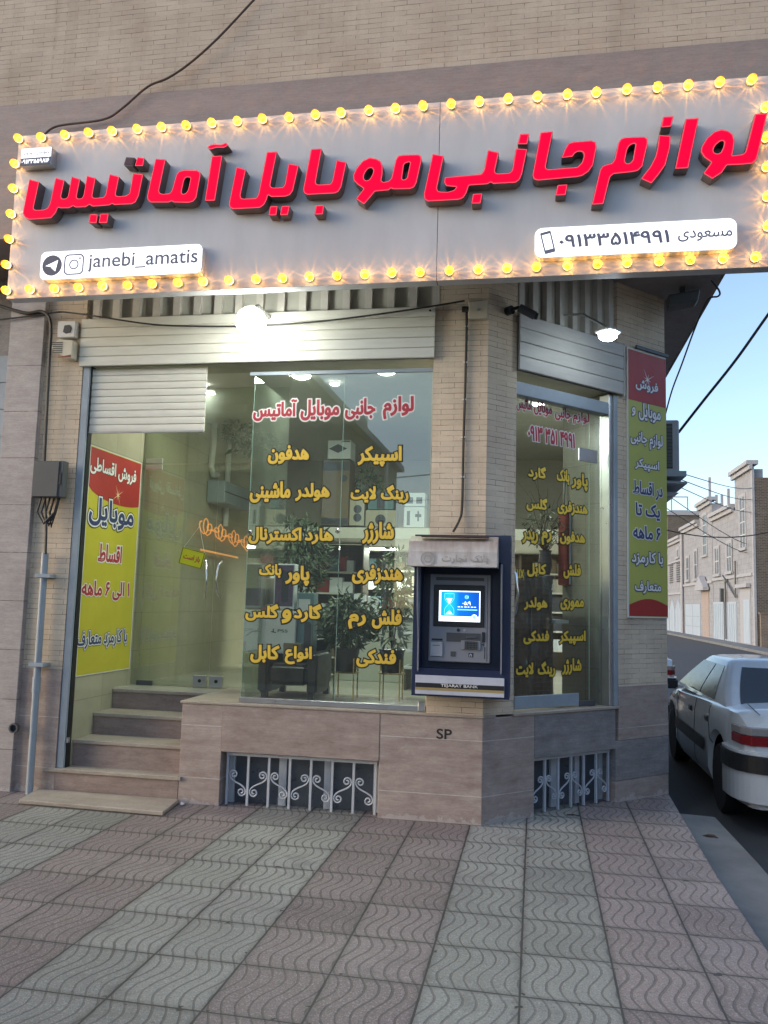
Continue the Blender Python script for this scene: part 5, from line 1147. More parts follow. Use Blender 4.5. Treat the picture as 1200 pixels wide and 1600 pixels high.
ML = Thing('ceiling_panel_lamp', 'flat white lamp under the low ceiling at the back of the shop', 'ceiling lamp', (x, y, zm))
ML.part('frame', MBb((x - 0.24, x + 0.24, y - 0.16, y + 0.16, zm - 0.02, zm)), M['whitep'])
ML.part('diffuser', MBb((x - 0.22, x + 0.22, y - 0.14, y + 0.14, zm - 0.026, zm - 0.0205)), M['lamp_in'])
ld = bpy.data.lights.new('panel_light', 'AREA'); ld.size = 0.4; ld.energy = 16; ld.color = (0.97, 1, 0.92)
lo = bpy.data.objects.new('panel_light', ld); col.objects.link(lo); lo.parent = ML.o; lo.location = (0, 0, -0.04)
x2 = 0.0
M2 = copy_tree(ML.o); M2.location = (x + 1.15, y - 0.2, zm); M2['label'] = 'flat white lamp under the low ceiling seen through the corner door'

# left inner wall: pipes, box and foliage stand in for reflections in the glass
wx = -3.735
def onlw(px, py): u, z = P(px, py, LW, -0.02); return u, z
def lwtube(pts, r): return MB().tube([(wx + 0.04, *onlw(*p)) for p in pts], r, 8)
single('drain_pipe', 'pale pipe standing in for a reflected gutter pipe, on the inner wall behind the entrance door', 'pipe', lwtube([(333, 631), (331, 690), (327, 730), (330, 742), (337, 742)], 0.035), M['whitep'], (wx, 9, 1), smooth=True)
single('drain_pipe', 'longer pale pipe standing in for a reflection, behind the grey box on the inner wall', 'pipe', lwtube([(357, 632), (355, 690), (352, 760), (349, 822)], 0.035), M['whitep'], (wx, 10, 1), smooth=True)
u, z = onlw(346, 775)
WB = Thing('reflection_box', 'grey box standing in for a reflection, on the inner wall above the neon script', 'meter box', (wx, u, z))  # box shape added in place of a reflection in the door glass
WB.part('case', MBb((wx + 0.001, wx + 0.22, u - 0.42, u + 0.42, z - 0.13, z + 0.13)), M['bluegrey'], bevel=0.01)
WB.part('lid_line', MBb((wx + 0.2205, wx + 0.224, u - 0.42, u + 0.42, z - 0.005, z + 0.005)), M['black'])
# dark foliage standing in for a dark mass mirrored in the glass
def leaves(c, rad, n, size, droop=0.4, rnd=random):
    m = MB()
    for _ in range(n):
        while True:
            p = Vector((rnd.uniform(-1, 1), rnd.uniform(-1, 1), rnd.uniform(-1, 1)))
            if p.length < 1: break
        q = Vector(c) + Vector((p.x * rad[0], p.y * rad[1], p.z * rad[2]))
        d = Vector((p.x + rnd.uniform(-.5, .5), p.y + rnd.uniform(-.5, .5), rnd.uniform(-droop - .5, .6))).normalized(); s = d.cross(Vector((rnd.uniform(-1, 1), rnd.uniform(-1, 1), 1))).normalized()
        L = size * rnd.uniform(0.6, 1.3); w_ = L * rnd.uniform(0.13, 0.2); up = d.cross(s) * L * 0.12
        m.add([q, q + d * L * .45 + s * w_ + up, q + d * L, q + d * L * .45 - s * w_ + up], [(0, 1, 2, 3)])
    return m
u, z = onlw(358, 668)
HP = Thing('reflection_foliage', 'dark trailing foliage standing in for a reflection, high on the inner wall behind the door', 'plant', (wx + 0.2, u, z + 0.3))
HP.part('basket', MB().lathe([(0.05, -0.06), (0.14, 0.02), (0.16, 0.10)], (wx + 0.25, u, z), 'z', 14), M['darkgrey'])
HP.part('foliage', leaves((wx + 0.3, u, z - 0.05), (0.25, 0.75, 0.30), 420, 0.13, 0.8), M['leaf'])
# orange neon script
u0_, z0_ = onlw(308, 828); u1_, z1_ = onlw(388, 828)
NE = Thing('neon_script', 'glowing orange squiggled neon writing on the inner wall by the door', 'neon sign', (wx, (u0_ + u1_) / 2, z0_))
pts = []; rr = random.Random(3); nseg = 15
for k in range(nseg * 8 + 1):
    t = k / (nseg * 8); ph = t * nseg * 2 * math.pi
    pts.append((wx + 0.07, u0_ + (u1_ - u0_) * t - 0.10 * math.sin(ph), z0_ + 0.10 * math.cos(ph) * (0.5 + 0.5 * math.sin(t * 23)) - 0.1 * (t - 0.5)))
NEON = glow('orange_neon', (1.0, 0.42, 0.12), 0.24)
NE.part('tube', MB().tube(pts, 0.007, 6), NEON, smooth=True)
NE.part('underline', MB().tube([(wx + 0.07, u0_, z0_ - 0.22), (wx + 0.07, u0_ + (u1_ - u0_) * 0.7, z0_ - 0.24)], 0.012, 6), NEON, smooth=True)
# armchair with boxes
def px_(px, py, Y): return P(px, py, F1, Y)
ax0, ax1, ay0, ay1 = -2.27, -1.76, 6.74, 7.34
AC_ = Thing('armchair', 'low black upholstered armchair just behind the shop window', 'armchair', ((ax0 + ax1) / 2, 7.0, ZF))
AC_.part('seat', MBb((ax0 + 0.09, ax1 - 0.09, ay0, ay1 - 0.14, ZF + 0.13, ZF + 0.30)), M['leather'], bevel=0.03, seg=3)
AC_.part('backrest', MBb((ax0 + 0.02, ax1 - 0.02, ay1 - 0.139, ay1, ZF + 0.10, ZF + 0.52)), M['leather'], bevel=0.03, seg=3)
for s, a, b in ((0, ax0, ax0 + 0.088), (1, ax1 - 0.088, ax1)): AC_.part('armrest', MBb((a, b, ay0, ay1 - 0.141, ZF + 0.06, ZF + 0.40)), M['leather'], bevel=0.02, seg=3)
for a in (ax0 + 0.03, ax1 - 0.08):
    for b in (ay0 + 0.02, ay1 - 0.07): AC_.part('leg', MBb((a, a + 0.05, b, b + 0.05, ZF, ZF + 0.08)), M['black'])
def carton(name, label, px0, py0, px1, py1, Y, dp, mat, cat='box', group=None, extra=None):
    x0, x1, z0, z1 = pbox(px0, py0, px1, py1, F1, Y)
    T = Thing(name, label, cat, ((x0 + x1) / 2, Y, z0), F1, group)
    T.part('carton', MBb((x0, x1, Y, Y + dp, z0, z1)), M[mat], bevel=0.003)
    if extra: extra(T, x0, x1, z0, z1, Y - 0.0008)
    return T
def ps(T, x0, x1, z0, z1, y):
    w_, h = x1 - x0, z1 - z0
    T.part('print', letters('PS5', (x0 + w_ * .48, x0 + w_ * .78, z0 + h * .50, z0 + h * .57), y, 0.0, persian=False, th=0.001), M['black'])
    T.part('logo', MBb((x0 + w_ * .33, x0 + w_ * .36, y - .001, y, z0 + h * .49, z0 + h * .58)).prism([(x0 + w_ * .28, z0 + h * .50), (x0 + w_ * .43, z0 + h * .48), (x0 + w_ * .43, z0 + h * .50), (x0 + w_ * .28, z0 + h * .52)], y - .001, y), M['black'])
    T.part('seal', MBb((x0 + w_ * .82, x0 + w_ * .9, y - .001, y, z0 + h * .16, z0 + h * .25)), M['black'])
carton('console_box', 'white games console carton standing on the armchair', 409, 955, 461, 1021, 6.95, 0.16, 'paper_w', extra=ps)
def swoosh(T, x0, x1, z0, z1, y):
    w_, h = x1 - x0, z1 - z0; T.part('print', MB().tube([(x0 + w_ * .18, y, z0 + h * .38), (x0 + w_ * .5, y, z0 + h * .48), (x0 + w_ * .95, y, z0 + h * .53)], 0.004, 5), M['black'])
carton('console_box', 'white carton with a dark curved line left of the console carton', 381, 955, 403, 1018, 6.92, 0.14, 'paper_w', extra=swoosh)
def phonepic(T, x0, x1, z0, z1, y):
    w_, h = x1 - x0, z1 - z0; T.part('print', MBb((x0 + w_ * .06, x1 - w_ * .06, y - .001, y, z0 + h * .05, z1 - h * .03)), M['paper_p']); T.part('picture', MBb((x0 + w_ * .38, x0 + w_ * .72, y - .0022, y - .0012, z0 + h * .15, z0 + h * .85)), M['paper_d'])
carton('poster_box', 'tall white edged carton with a dark purple picture on top of the console box', 428, 881, 460, 951, 6.97, 0.10, 'paper_w', extra=phonepic)
carton('speaker_box', 'slim grey printed carton behind the purple picture box', 402, 903, 431, 944, 7.05, 0.12, 'paper_c')
carton('gadget_box', 'dark blue carton left of the purple picture box', 384, 919, 413, 952, 6.93, 0.12, 'paper_d')
carton('gadget_box', 'teal and white carton right of the purple picture box', 465, 926, 490, 958, 6.98, 0.15, 'paper_t', extra=lambda T, x0, x1, z0, z1, y: T.part('print', MBb((x0 + .01, x1 - .03, y - .001, y, z0 + .005, z0 + (z1 - z0) * .68)), M['paper_w']))
carton('gadget_box', 'tall teal speaker carton beside the white console carton', 464, 962, 488, 1022, 6.98, 0.16, 'paper_t', extra=lambda T, x0, x1, z0, z1, y: T.part('print', MB().prism(rrect(x0 + (x1 - x0) * .45, x1 - .012, z0 + .03, z1 - .05, .03), y - .001, y), M['paper_d']))
carton('carton', 'blue grey carton under the teal speaker carton', 442, 1005, 470, 1046, 6.93, 0.1, 'paper_b')
# plants on brass stands
def pot_plant(label, px, py, Y, rad, hgt, mat='leaf', n=520, leaf=0.12):
    x, zb = px_(px, py, Y)
    T = Thing('potted_plant', label, 'potted plant', (x, Y, ZF))
    pz = ZF + 0.24
    T.part('pot', MB().lathe([(0.085, pz), (0.105, pz + 0.17), (0.115, pz + 0.2), (0.098, pz + 0.195)], (x, Y, 0), 'z', 20), M['black'], smooth=True)
    sm = T.part('stand_ring', MB().lathe([(0.112, pz - 0.006), (0.118, pz), (0.112, pz + 0.006)], (x, Y, 0), 'z', 24), M['brass'])
    for k in range(4):
        a = math.pi / 4 + k * math.pi / 2; T.part('stand_leg', MB().cyl((x + 0.118 * math.cos(a), Y + 0.118 * math.sin(a), ZF), (x + 0.118 * math.cos(a), Y + 0.118 * math.sin(a), pz + 0.12), 0.006, n=8), M['brass'])
    st = MB()
    for k in range(9):
        a = random.uniform(0, 6.28); st.tube([(x, Y, pz + 0.18), (x + 0.4 * rad * math.cos(a), Y + .4 * rad * math.sin(a), pz + 0.18 + hgt * .5), (x + rad * .8 * math.cos(a), Y + rad * .8 * math.sin(a), pz + 0.18 + hgt * random.uniform(.6, .95))], [0.006, 0.004, 0.002], 5)
    T.part('stems', st, M['twig'])
    T.part('foliage', leaves((x, Y, pz + 0.2 + hgt * .5), (rad, rad, hgt * .55), n, leaf, 0.7), M[mat])
pot_plant('bushy plant in a black pot on a brass stand, beside the armchair', 541, 1040, 6.98, 0.22, 0.45, n=900, leaf=0.085)
pot_plant('slender pale plant in a black pot on a brass stand, next to the cash machine', 612, 1040, 7.05, 0.15, 0.85, 'leaf_pale', 520, 0.08)
# big foliage plant behind the armchair
x, z = px_(462, 880, 8.1)
BP = Thing('tall_plant', 'large dark leafy plant standing behind the boxes on the armchair', 'potted plant', (x, 8.1, ZF))
BP.part('pot', MB().lathe([(0.13, ZF), (0.17, ZF + 0.3), (0.18, ZF + .33)], (x, 8.1, 0), 'z', 18), M['darkgrey'], smooth=True)
stm = MB()
for k in range(7):
    a = k * 0.9; stm.tube([(x, 8.1, ZF + .3), (x + .08 * math.cos(a), 8.1 + .08 * math.sin(a), ZF + 1.0), (x + 0.22 * math.cos(a), 8.1 + .22 * math.sin(a), ZF + 1.5)], [0.012, 0.008, 0.003], 6)
BP.part('stems', stm, M['twig'])
BP.part('foliage', leaves((x, 8.1, ZF + 1.28), (0.36, 0.34, 0.42), 1100, 0.085, 0.9), M['leaf'])
# shelving along the back and goods
SH = Thing('wall_shelf', 'dark shelving full of small goods under the low ceiling at the back', 'shelves', (-1.2, 11.4, ZF))
SH.part('back_board', MBb((-2.9, 0.8, 11.55, 11.59, ZF, 2.29)), M['wood'])
for z in (1.04, 1.29, 1.54, 1.79, 2.04): SH.part('shelf', MBb((-2.9, 0.8, 11.2, 11.549, z - 0.02, z)), M['plaster'])
for x in (-2.9, -2.0, -1.1, -0.2, 0.78): SH.part('upright', MBb((x - 0.015, x + 0.015, 11.21, 11.548, ZF, 2.28)), M['wood'])
S2 = Thing('side_shelf', 'tall dark shelf of boxed goods standing left of the pale counter', 'shelves', (-2.75, 9.6, ZF))
S2.part('back_board', MBb((-3.1, -2.0, 9.95, 9.98, ZF, 2.29)), M['wood'])
for z in (0.95, 1.2, 1.45, 1.7, 1.95): S2.part('shelf', MBb((-3.1, -2.0, 9.65, 9.949, z - 0.02, z)), M['plaster'])
for x in (-3.1, -2.02): S2.part('upright', MBb((x, x + 0.02, 9.651, 9.948, ZF, 2.28)), M['wood'])
goods = ['paper_w', 'paper_d', 'paper_c', 'paper_t', 'paper_b', 'paper_r', 'paper_w', 'paper_c']
kinds = {}
def good(mat, x, y, z, w_, h, d, grp, lab):
    if mat not in kinds:
        m = MBb((-.5, .5, 0, 1, 0, 1)); o = m.mesh('boxed_item', (0, 0, 0), M[mat]); kinds[mat] = o
    ob = bpy.data.objects.new('boxed_item', kinds[mat]); col.objects.link(ob); ob.location = (x, y, z); ob.scale = (w_, d, h)
    ob['label'] = lab; ob['category'] = 'box'; ob['group'] = grp
    return ob
cn = {'paper_w': 'white', 'paper_d': 'dark', 'paper_c': 'cream', 'paper_t': 'teal', 'paper_b': 'brown', 'paper_r': 'red'}
for (xa_, xb_, y_, zs, grp, wh) in ((-2.85, 0.75, 11.25, (1.04, 1.29, 1.54, 1.79, 2.04), 'goods on the back shelves', 'on the far back shelves'), (-3.07, -2.05, 9.68, (0.95, 1.2, 1.45, 1.7, 1.95), 'goods on the side shelf', 'on the shelf left of the counter')):
    for z in zs:
        x = xa_ + 0.05
        while x < xb_ - 0.1:
            w_ = random.uniform(0.07, 0.17) * (1 if xa_ < -2.9 else 1.35); mt = random.choice(goods)
            if abs(x + w_ / 2 + 2.0) > .1 and abs(x + w_ / 2 + 1.1) > .1 and abs(x + w_ / 2 + .2) > .1:
                good(mt, x + w_ / 2, y_ + random.uniform(0, .04), z + 0.0005, w_, random.uniform(0.11, 0.215), 0.12, grp, 'small %s packaged item %s' % (cn[mt], wh))
            x += w_ + random.uniform(0.004, 0.03)
CT = Thing('shop_counter', 'pale green white counter standing behind the potted plants', 'counter', (-1.6, 8.9, ZF))
CT.part('front', MBb((-2.1, -0.75, 8.75, 9.0, ZF, 1.43)), M['counter'], bevel=0.005)
CT.part('top', MBb((-2.13, -0.72, 8.72, 9.3, 1.431, 1.46)), M['plaster'], bevel=0.004)
CT.part('side', MBb((-2.1, -2.06, 9.001, 9.28, ZF, 1.43)), M['counter'])
x = -2.08
while x < -0.8:
    w_ = random.uniform(0.06, 0.13); good(random.choice(goods), x + w_ / 2, 8.82 + random.uniform(0, .2), 1.4605, w_, random.uniform(0.10, 0.26), 0.1, 'goods on the counter', 'small packaged item standing on the pale counter top'); x += w_ + random.uniform(.005, .05)
S3 = Thing('display_stand', 'low stand of white trays beside the cash machine window edge', 'display stand', (-0.9, 8.2, ZF))
for k in range(5): S3.part('tray', MBb((-1.25, -0.6, 8.05, 8.45, ZF + 0.2 + .16 * k, ZF + 0.225 + .16 * k)), M['paper_w'], bevel=0.003)
for x in (-1.24, -0.63): S3.part('side_panel', MBb((x, x + 0.02, 8.06, 8.44, ZF, ZF + 0.199 + .0)), M['wood'])
S3.part('post', MBb((-0.95, -0.91, 8.40, 8.44, ZF, ZF + 0.19), ), M['wood'])
# cartons on the mezzanine edge
def stripes(T, x0, x1, z0, z1, y):
    h = z1 - z0; w_ = x1 - x0
    T.part('print', MBb((x0 + .004, x1 - .004, y - .001, y, z0 + h * .84, z0 + h * .97), (x0 + .004, x1 - .004, y - .001, y, z0 + .01, z0 + h * .11)), M['paper_d'])
    o, _ = ring(x0 + w_ * .8, z0 + h * .72, .01, w_ * .13, 18); T.part('picture', MB().prism(o, y - .001, y), M['paper_d'])
carton('tall_carton', 'tall brown loudspeaker carton standing on the low ceiling ledge', 503, 719, 545, 821, 9.06, 0.3, 'paper_b', extra=stripes)
def consol(T, x0, x1, z0, z1, y):
    w_, h = x1 - x0, z1 - z0; T.part('picture', MB().prism([(x0 + w_ * .05, z0 + h * .55), (x0 + w_ * .45, z0 + h * .8), (x0 + w_ * .85, z0 + h * .55), (x0 + w_ * .45, z0 + h * .32)], y - .001, y), M['paper_d'])
    T.part('print', MBb((x0 + w_ * .6, x1 - w_ * .04, y - .001, y, z0 + h * .9, z0 + h * .96)), M['black'])
carton('console_box', 'white carton with a dark console picture lying on the tall brown carton', 512, 688, 548, 717, 9.08, 0.25, 'paper_w', extra=consol)
def spk(T, x0, x1, z0, z1, y):
    w_, h = x1 - x0, z1 - z0; m = MB()
    for f in (.3, .62): m.prism(ring(x0 + w_ * .55, z0 + h * f, .01, w_ * .28, 18)[0], y - .001, y)
    T.part('picture', m, M['paper_d'])
carton('speaker_carton', 'white carton with two speaker circles right of the tall brown carton', 546, 780, 569, 821, 9.1, 0.2, 'paper_c', extra=spk)
carton('headphone_carton', 'wide pale carton with a headphone picture on the ledge', 571, 797, 618, 823, 9.1, 0.2, 'paper_c', extra=lambda T, x0, x1, z0, z1, y: T.part('picture', MB().prism(ring((x0 + x1) / 2, z0 + (z1 - z0) * .42, .01, (z1 - z0) * .32, 18)[0], y - .001, y), M['paper_d']))
carton('picture_carton', 'pale carton with a framed picture stacked on the headphone carton', 575, 768, 615, 796, 9.12, 0.18, 'paper_t', extra=lambda T, x0, x1, z0, z1, y: T.part('picture', MBb((x0 + (x1 - x0) * .35, x0 + (x1 - x0) * .65, y - .001, y, z0 + .01, z1 - .01)), M['paper_d']))
def cams(T, x0, x1, z0, z1, y):
    w_, h = x1 - x0, z1 - z0; T.part('picture', MBb((x0 + w_ * .15, x0 + w_ * .3, y - .001, y, z0 + h * .1, z0 + h * .8), (x0 + w_ * .55, x0 + w_ * .85, y - .001, y, z0 + h * .5, z0 + h * .65), (x0 + w_ * .66, x0 + w_ * .74, y - .001, y, z0 + h * .3, z0 + h * .8)), M['paper_d'])
carton('drone_carton', 'white carton with small dark gadget pictures at the right end of the ledge', 631, 792, 663, 824, 9.1, 0.2, 'paper_w', extra=cams)
carton('controller_carton', 'white carton with two controller pictures on the gadget carton', 632, 770, 664, 791, 9.12, 0.2, 'paper_w', extra=lambda T, x0, x1, z0, z1, y: T.part('picture', MBb((x0 + .03, x0 + (x1 - x0) * .42, y - .001, y, z0 + .03, z1 - .05), (x0 + (x1 - x0) * .58, x1 - .03, y - .001, y, z0 + .03, z1 - .05)), M['paper_d']))
x, z = px_(566, 755, 9.15)
SP_ = Thing('ledge_plant', 'small pale leafy plant standing behind the cartons on the ledge', 'plant', (x, 9.3, 2.421))
SP_.part('pot', MB().lathe([(0.05, 2.421), (0.07, 2.54), (0.075, 2.56)], (x, 9.45, 0), 'z', 14), M['paper_c'])
SP_.part('foliage', leaves((x, 9.45, z + .03), (0.16, 0.12, 0.25), 170, 0.08, .5), M['leaf_pale'])
# behind the corner door: wrapped furniture, bag and twigs
def wrapped(label, u0, u1, d0, d1, z1):
    T = Thing('wrapped_cabinet', label, 'furniture', ((u0 + u1) / 2, d0, ZF), CH)
    T.part('cabinet', MBb((u0, u1, d0, d1, ZF, z1)), M['leather'], bevel=0.02)
    sm = MB()
    for k in range(14): z = ZF + 0.06 + (z1 - ZF - .1) * k / 14; sm.box(u0 + .02, u1 - .02, d0 - 0.006, d0 - 0.0005, z, z + (z1 - ZF) / 14 - .022)
    T.part('ribs', sm, M['black'])
    rows = []
    rn = random.Random(int(u0 * 100))
    for i in range(15):
        z = ZF + (z1 - ZF) * i / 14
        rows.append([(u0 - .01 + (u1 - u0 + .02) * j / 16, d0 - 0.03 + rn.uniform(-.012, .012) + 0.012 * math.sin(j * 1.7 + i * .5), z) for j in range(17)])
    fm = NT('plastic_film'); tr = fm.n('BsdfTransparent', {'Color': (0.93, 0.95, 0.96, 1)}); gl = fm.n('BsdfGlossy', {'Color': (1, 1, 1, 1), 'Roughness': 0.12}); df = fm.n('BsdfDiffuse', {'Color': (.75, .8, .85, 1)})
    cr = fm.ramp(fm.noise(fm.coord(7, 7, 1.6), 3.2, 4, 0.65), (0.56, (0.02, 0.02, 0.02)), (0.68, (0.24, 0.24, 0.24)))
    a1 = fm.n('MixShader', {0: cr, 1: tr.outputs[0], 2: df.outputs[0]}); a2 = fm.n('MixShader', {0: 0.10, 1: a1.outputs[0], 2: gl.outputs[0]}); fm.t.links.new(a2.outputs[0], fm.out.inputs['Surface'])
    T.part('plastic_film', MB().grid(rows), fm.m, smooth=True)
wrapped('black ribbed cabinet under clear plastic behind the corner door, left one', 0.56, 0.885, 0.42, 0.80, P(850, 897, CH, 0.42)[1])
wrapped('black ribbed cabinet under clear plastic behind the corner door, right one', 0.905, 1.20, 0.45, 0.83, P(850, 899, CH, 0.45)[1])
TB = CH @ Vector((0.62, 0.62, 1.83))
u_, zq = P(852, 880, CH, 0.62)[0], P(850, 897, CH, 0.42)[1] + 0.005
VP = Thing('twig_vase', 'dark vase with bare branching twigs on the wrapped cabinets', 'vase', (u_, 0.62, zq), CH)
VP.part('vase', MB().lathe([(0.04, zq), (0.065, zq + .08), (0.05, zq + .2), (0.06, zq + .22)], (u_, .62, 0), 'z', 16), M['paper_d'], smooth=True)
tw = MB()
for k in range(26):
    a = random.uniform(-1.5, 1.5); L = random.uniform(.3, .75); p = [(u_, .62, zq + .2)]
    for i in range(1, 5):
        f = i / 4; p.append((u_ + L * .55 * math.sin(a) * f + random.uniform(-.02, .02), .62 + random.uniform(-.1, .1) * f, zq + .2 + L * math.cos(a * .75) * f))
    tw.tube(p, [0.004, .0035, .003, .002, .001], 5)
VP.part('twigs', tw, M['twig'])
VP.part('foliage', leaves((u_, .62, zq + .42), (0.22, .18, 0.20), 160, 0.06, .5), M['leaf'])
ub0, ub1 = P(884, 850, CH, 0.5)[0], P(902, 850, CH, 0.5)[0]; zb_0, zb_1 = P(893, 915, CH, 0.5)[1], P(893, 800, CH, 0.5)[1]
BG = Thing('shopping_bag', 'tall striped red and white bag hanging beside the wrapped cabinets', 'bag', ((ub0 + ub1) / 2, 0.55, zb_0), CH)
w_ = ub1 - ub0
BG.part('bag', MBb((ub0, ub1, 0.5, 0.6, zb_0, zb_1)), M['paper_r'], bevel=0.01)
BG.part('white_stripe', MBb((ub0 + w_ * .3, ub0 + w_ * .5, 0.4985, 0.4995, zb_0 + .01, zb_1 - .01), (ub0 + w_ * .7, ub0 + w_ * .8, 0.4985, 0.4995, zb_0 + .01, zb_1 - .01)), M['paper_w'])
BG.part('strap', MB().tube([(ub0 + .02, .55, zb_1), (ub0 + w_ * .3, .55, zb_1 + .3), (ub0 + w_ * .5, .55, zb_1 + .36), (ub0 + w_ * .7, .55, zb_1 + .3), (ub1 - .02, .55, zb_1)], 0.008, 6), M['paper_d'])
DT = Thing('side_table', 'narrow pale table holding the end of the wrapped cabinets row', 'table', (1.30, 0.62, ZF), CH)
DT.part('top', MBb((1.22, 1.40, 0.45, 0.75, 1.46, 1.49)), M['plaster']); DT.part('leg', MBb((1.27, 1.33, 0.57, 0.63, ZF, 1.459)), M['wood'])

# ================================================================== the alley
def PH(px, py): u, z = P(px, py, HS, 0); return -u, z      # (world Y, height) on the row of fronts
def hb(m, y0, y1, d0, d1, z0, z1): m.box(-y1, -y0, d0, d1, z0, z1); return m
def house_window(T, y0, y1, z0, z1, cols=2, rows=2, parent=None):
    m = MB(); hb(m, y0 - .18, y1 + .18, -0.05, -0.001, z1, z1 + 0.15); hb(m, y0 - .18, y0, -0.05, -0.001, z0, z1); hb(m, y1, y1 + .18, -0.05, -0.001, z0, z1); hb(m, y0 - .3, y1 + .3, -0.12, -0.001, z0 - 0.15, z0)
    w_ = T.part('window', m, M['house_trim'])
    T.part('pane', hb(MB(), y0, y1, -0.012, -0.001, z0, z1), M['win_dark'], parent=w_)
    f = MB()
    for k in range(cols + 1): y = y0 + (y1 - y0) * k / cols; hb(f, y - .035, y + .035, -0.035, -0.013, z0, z1)
    for k in range(rows + 1): z = z0 + (z1 - z0) * k / rows; hb(f, y0 + .04, y1 - .04, -0.033, -0.0135, z - .03, z + .03)
    T.part('frame', f, M['win_frame'], parent=w_)
DEP = 9.0
# nearest house: tower bay, lower wing, white gate and door; rough brick party wall towards us
HA = Thing('town_house', 'nearest pale brick town house with tall tower bay and bare brick side wall', 'house', (-47, 0, -0.25), HS)
yA0, yA1, yA2 = 46.6, 50.6, 57.0
HA.part('wall', hb(hb(MB(), yA0 + .25, yA1, 0, 0.6, -0.25, 9.25), yA1 + .002, yA2, 0.02, 0.6, -0.25, 7.45), M['house'])
HA.part('party_wall', hb(hb(MB(), yA0, yA0 + .249, 0.10, DEP, -0.25, 8.75), yA0 + .25, yA2, 0.601, DEP, -0.25, 7.3), M['rough_brick'])
HA.part('corner_strip', hb(MB(), yA0 - .02, yA0 + .248, -0.02, 0.098, -0.25, 9.3), M['house_trim'])
def cornice(T, y0, y1, z, d=0.0): T.part('cornice', hb(hb(MB(), y0, y1, d - 0.30, d + 0.3, z + 0.2, z + 0.42), y0, y1, d - 0.16, d - 0.001, z - 0.05, z + 0.199), M['house_trim'])
cornice(HA, yA0 - .1, yA1 + .3, 9.26); cornice(HA, yA1 + .35, yA2, 7.46, 0.02)
HA.part('string_course', hb(MB(), yA0 + .3, yA2, -0.08, -0.002, 3.55, 3.72), M['house_trim'])
house_window(HA, 48.2, 49.4, 5.15, 8.0, 2, 4); house_window(HA, 55.0, 56.2, 3.95, 5.6); house_window(HA, 51.6, 52.8, 3.98, 5.7)
g = HA.part('gate', hb(MB(), 50.5, 56.8, -0.04, -0.003, -0.2, 2.2), M['gate'])
lm_ = MB()
for k in range(13): y = 50.6 + 6.1 * k / 12; hb(lm_, y - .02, y + .02, -0.07, -0.041, -0.1, 2.1)
HA.part('gate_rib', lm_, M['gate'], parent=g); HA.part('gate_gap', hb(MB(), 53.55, 53.75, -0.065, -0.042, -0.15, 2.2), M['darkgrey'], parent=g)
d_ = HA.part('door_recess', hb(MB(), 47.4, 49.7, -0.03, -0.002, -0.1, 3.0), M['house_trim']); HA.part('door', hb(MB(), 47.5, 48.8, -0.06, -0.031, -0.05, 2.3), M['gate'], parent=d_)
HA.part('door_head', hb(MB(), 47.3, 49.9, -0.25, -0.031, 2.95, 3.15), M['house_trim'])
HA.part('gas_pipe', MB().tube([(-52.9, -0.12, 0.0), (-52.9, -0.12, 3.6)], 0.05, 6).tube([(-50.3, -0.12, 4.5), (-50.3, -0.12, 2.4)], 0.05, 6).tube([(-53.5, -0.12, 3.8), (-50.4, -0.12, 2.5)], 0.05, 6), M['darkgrey'])
HA.part('meter', hb(MB(), 53.2, 53.6, -0.3, -0.13, 2.2, 3.0), M['darkgrey'])
# second house
HB = Thing('town_house', 'middle pale brick town house with narrow tower and small gabled porch', 'house', (-60, 0, -0.25), HS)
yB1, yB2 = 61.2, 68.2
HB.part('wall', hb(hb(MB(), 57.02, yB1, 0, 0.6, -0.25, 8.65), yB1 + .002, yB2, 0.02, 0.6, -0.25, 7.6), M['house'])
HB.part('side_wall', hb(hb(MB(), 57.3, 64, 0.601, DEP, -0.25, 8.3), 64.01, yB2, 0.601, DEP, -.25, 7.4), M['rough_brick'])
cornice(HB, 56.9, yB1 + .2, 8.66); cornice(HB, yB1 + .25, yB2, 7.61, 0.02)
HB.part('string_course', hb(MB(), 57.1, yB2, -0.08, -0.002, 3.45, 3.62), M['house_trim'])
house_window(HB, 58.7, 60.0, 5.4, 8.1, 1, 4); house_window(HB, 62.2, 63.2, 3.9, 5.9, 1, 2); house_window(HB, 65.4, 66.5, 3.9, 5.6, 1, 2)
HB.part('porch', MB().prism([(-60.9, 3.0), (-57.9, 3.0), (-57.9, 3.2), (-59.4, 4.0), (-60.9, 3.2)], -0.45, -0.09), M['house_trim'])
HB.part('entrance', hb(MB(), 58.3, 60.5, -0.03, -0.002, -0.25, 2.98), M['plinth'])
g = HB.part('garage_door', hb(MB(), 61.2, 66.9, -0.05, -0.003, -0.2, 2.1), M['gate'])
HB.part('door_lines', hb(hb(hb(MB(), 61.3, 66.8, -0.057, -0.0505, 0.5, 0.54), 61.3, 66.8, -0.057, -0.0505, 1.2, 1.24), 64.0, 64.08, -0.057, -0.0505, -.2, 2.1), M['bluegrey'], parent=g)
HB.part('drain_pipe', MB().tube([(-67.9, -0.12, -.2), (-67.9, -0.12, 7.5)], 0.12, 8), M['house_trim'])
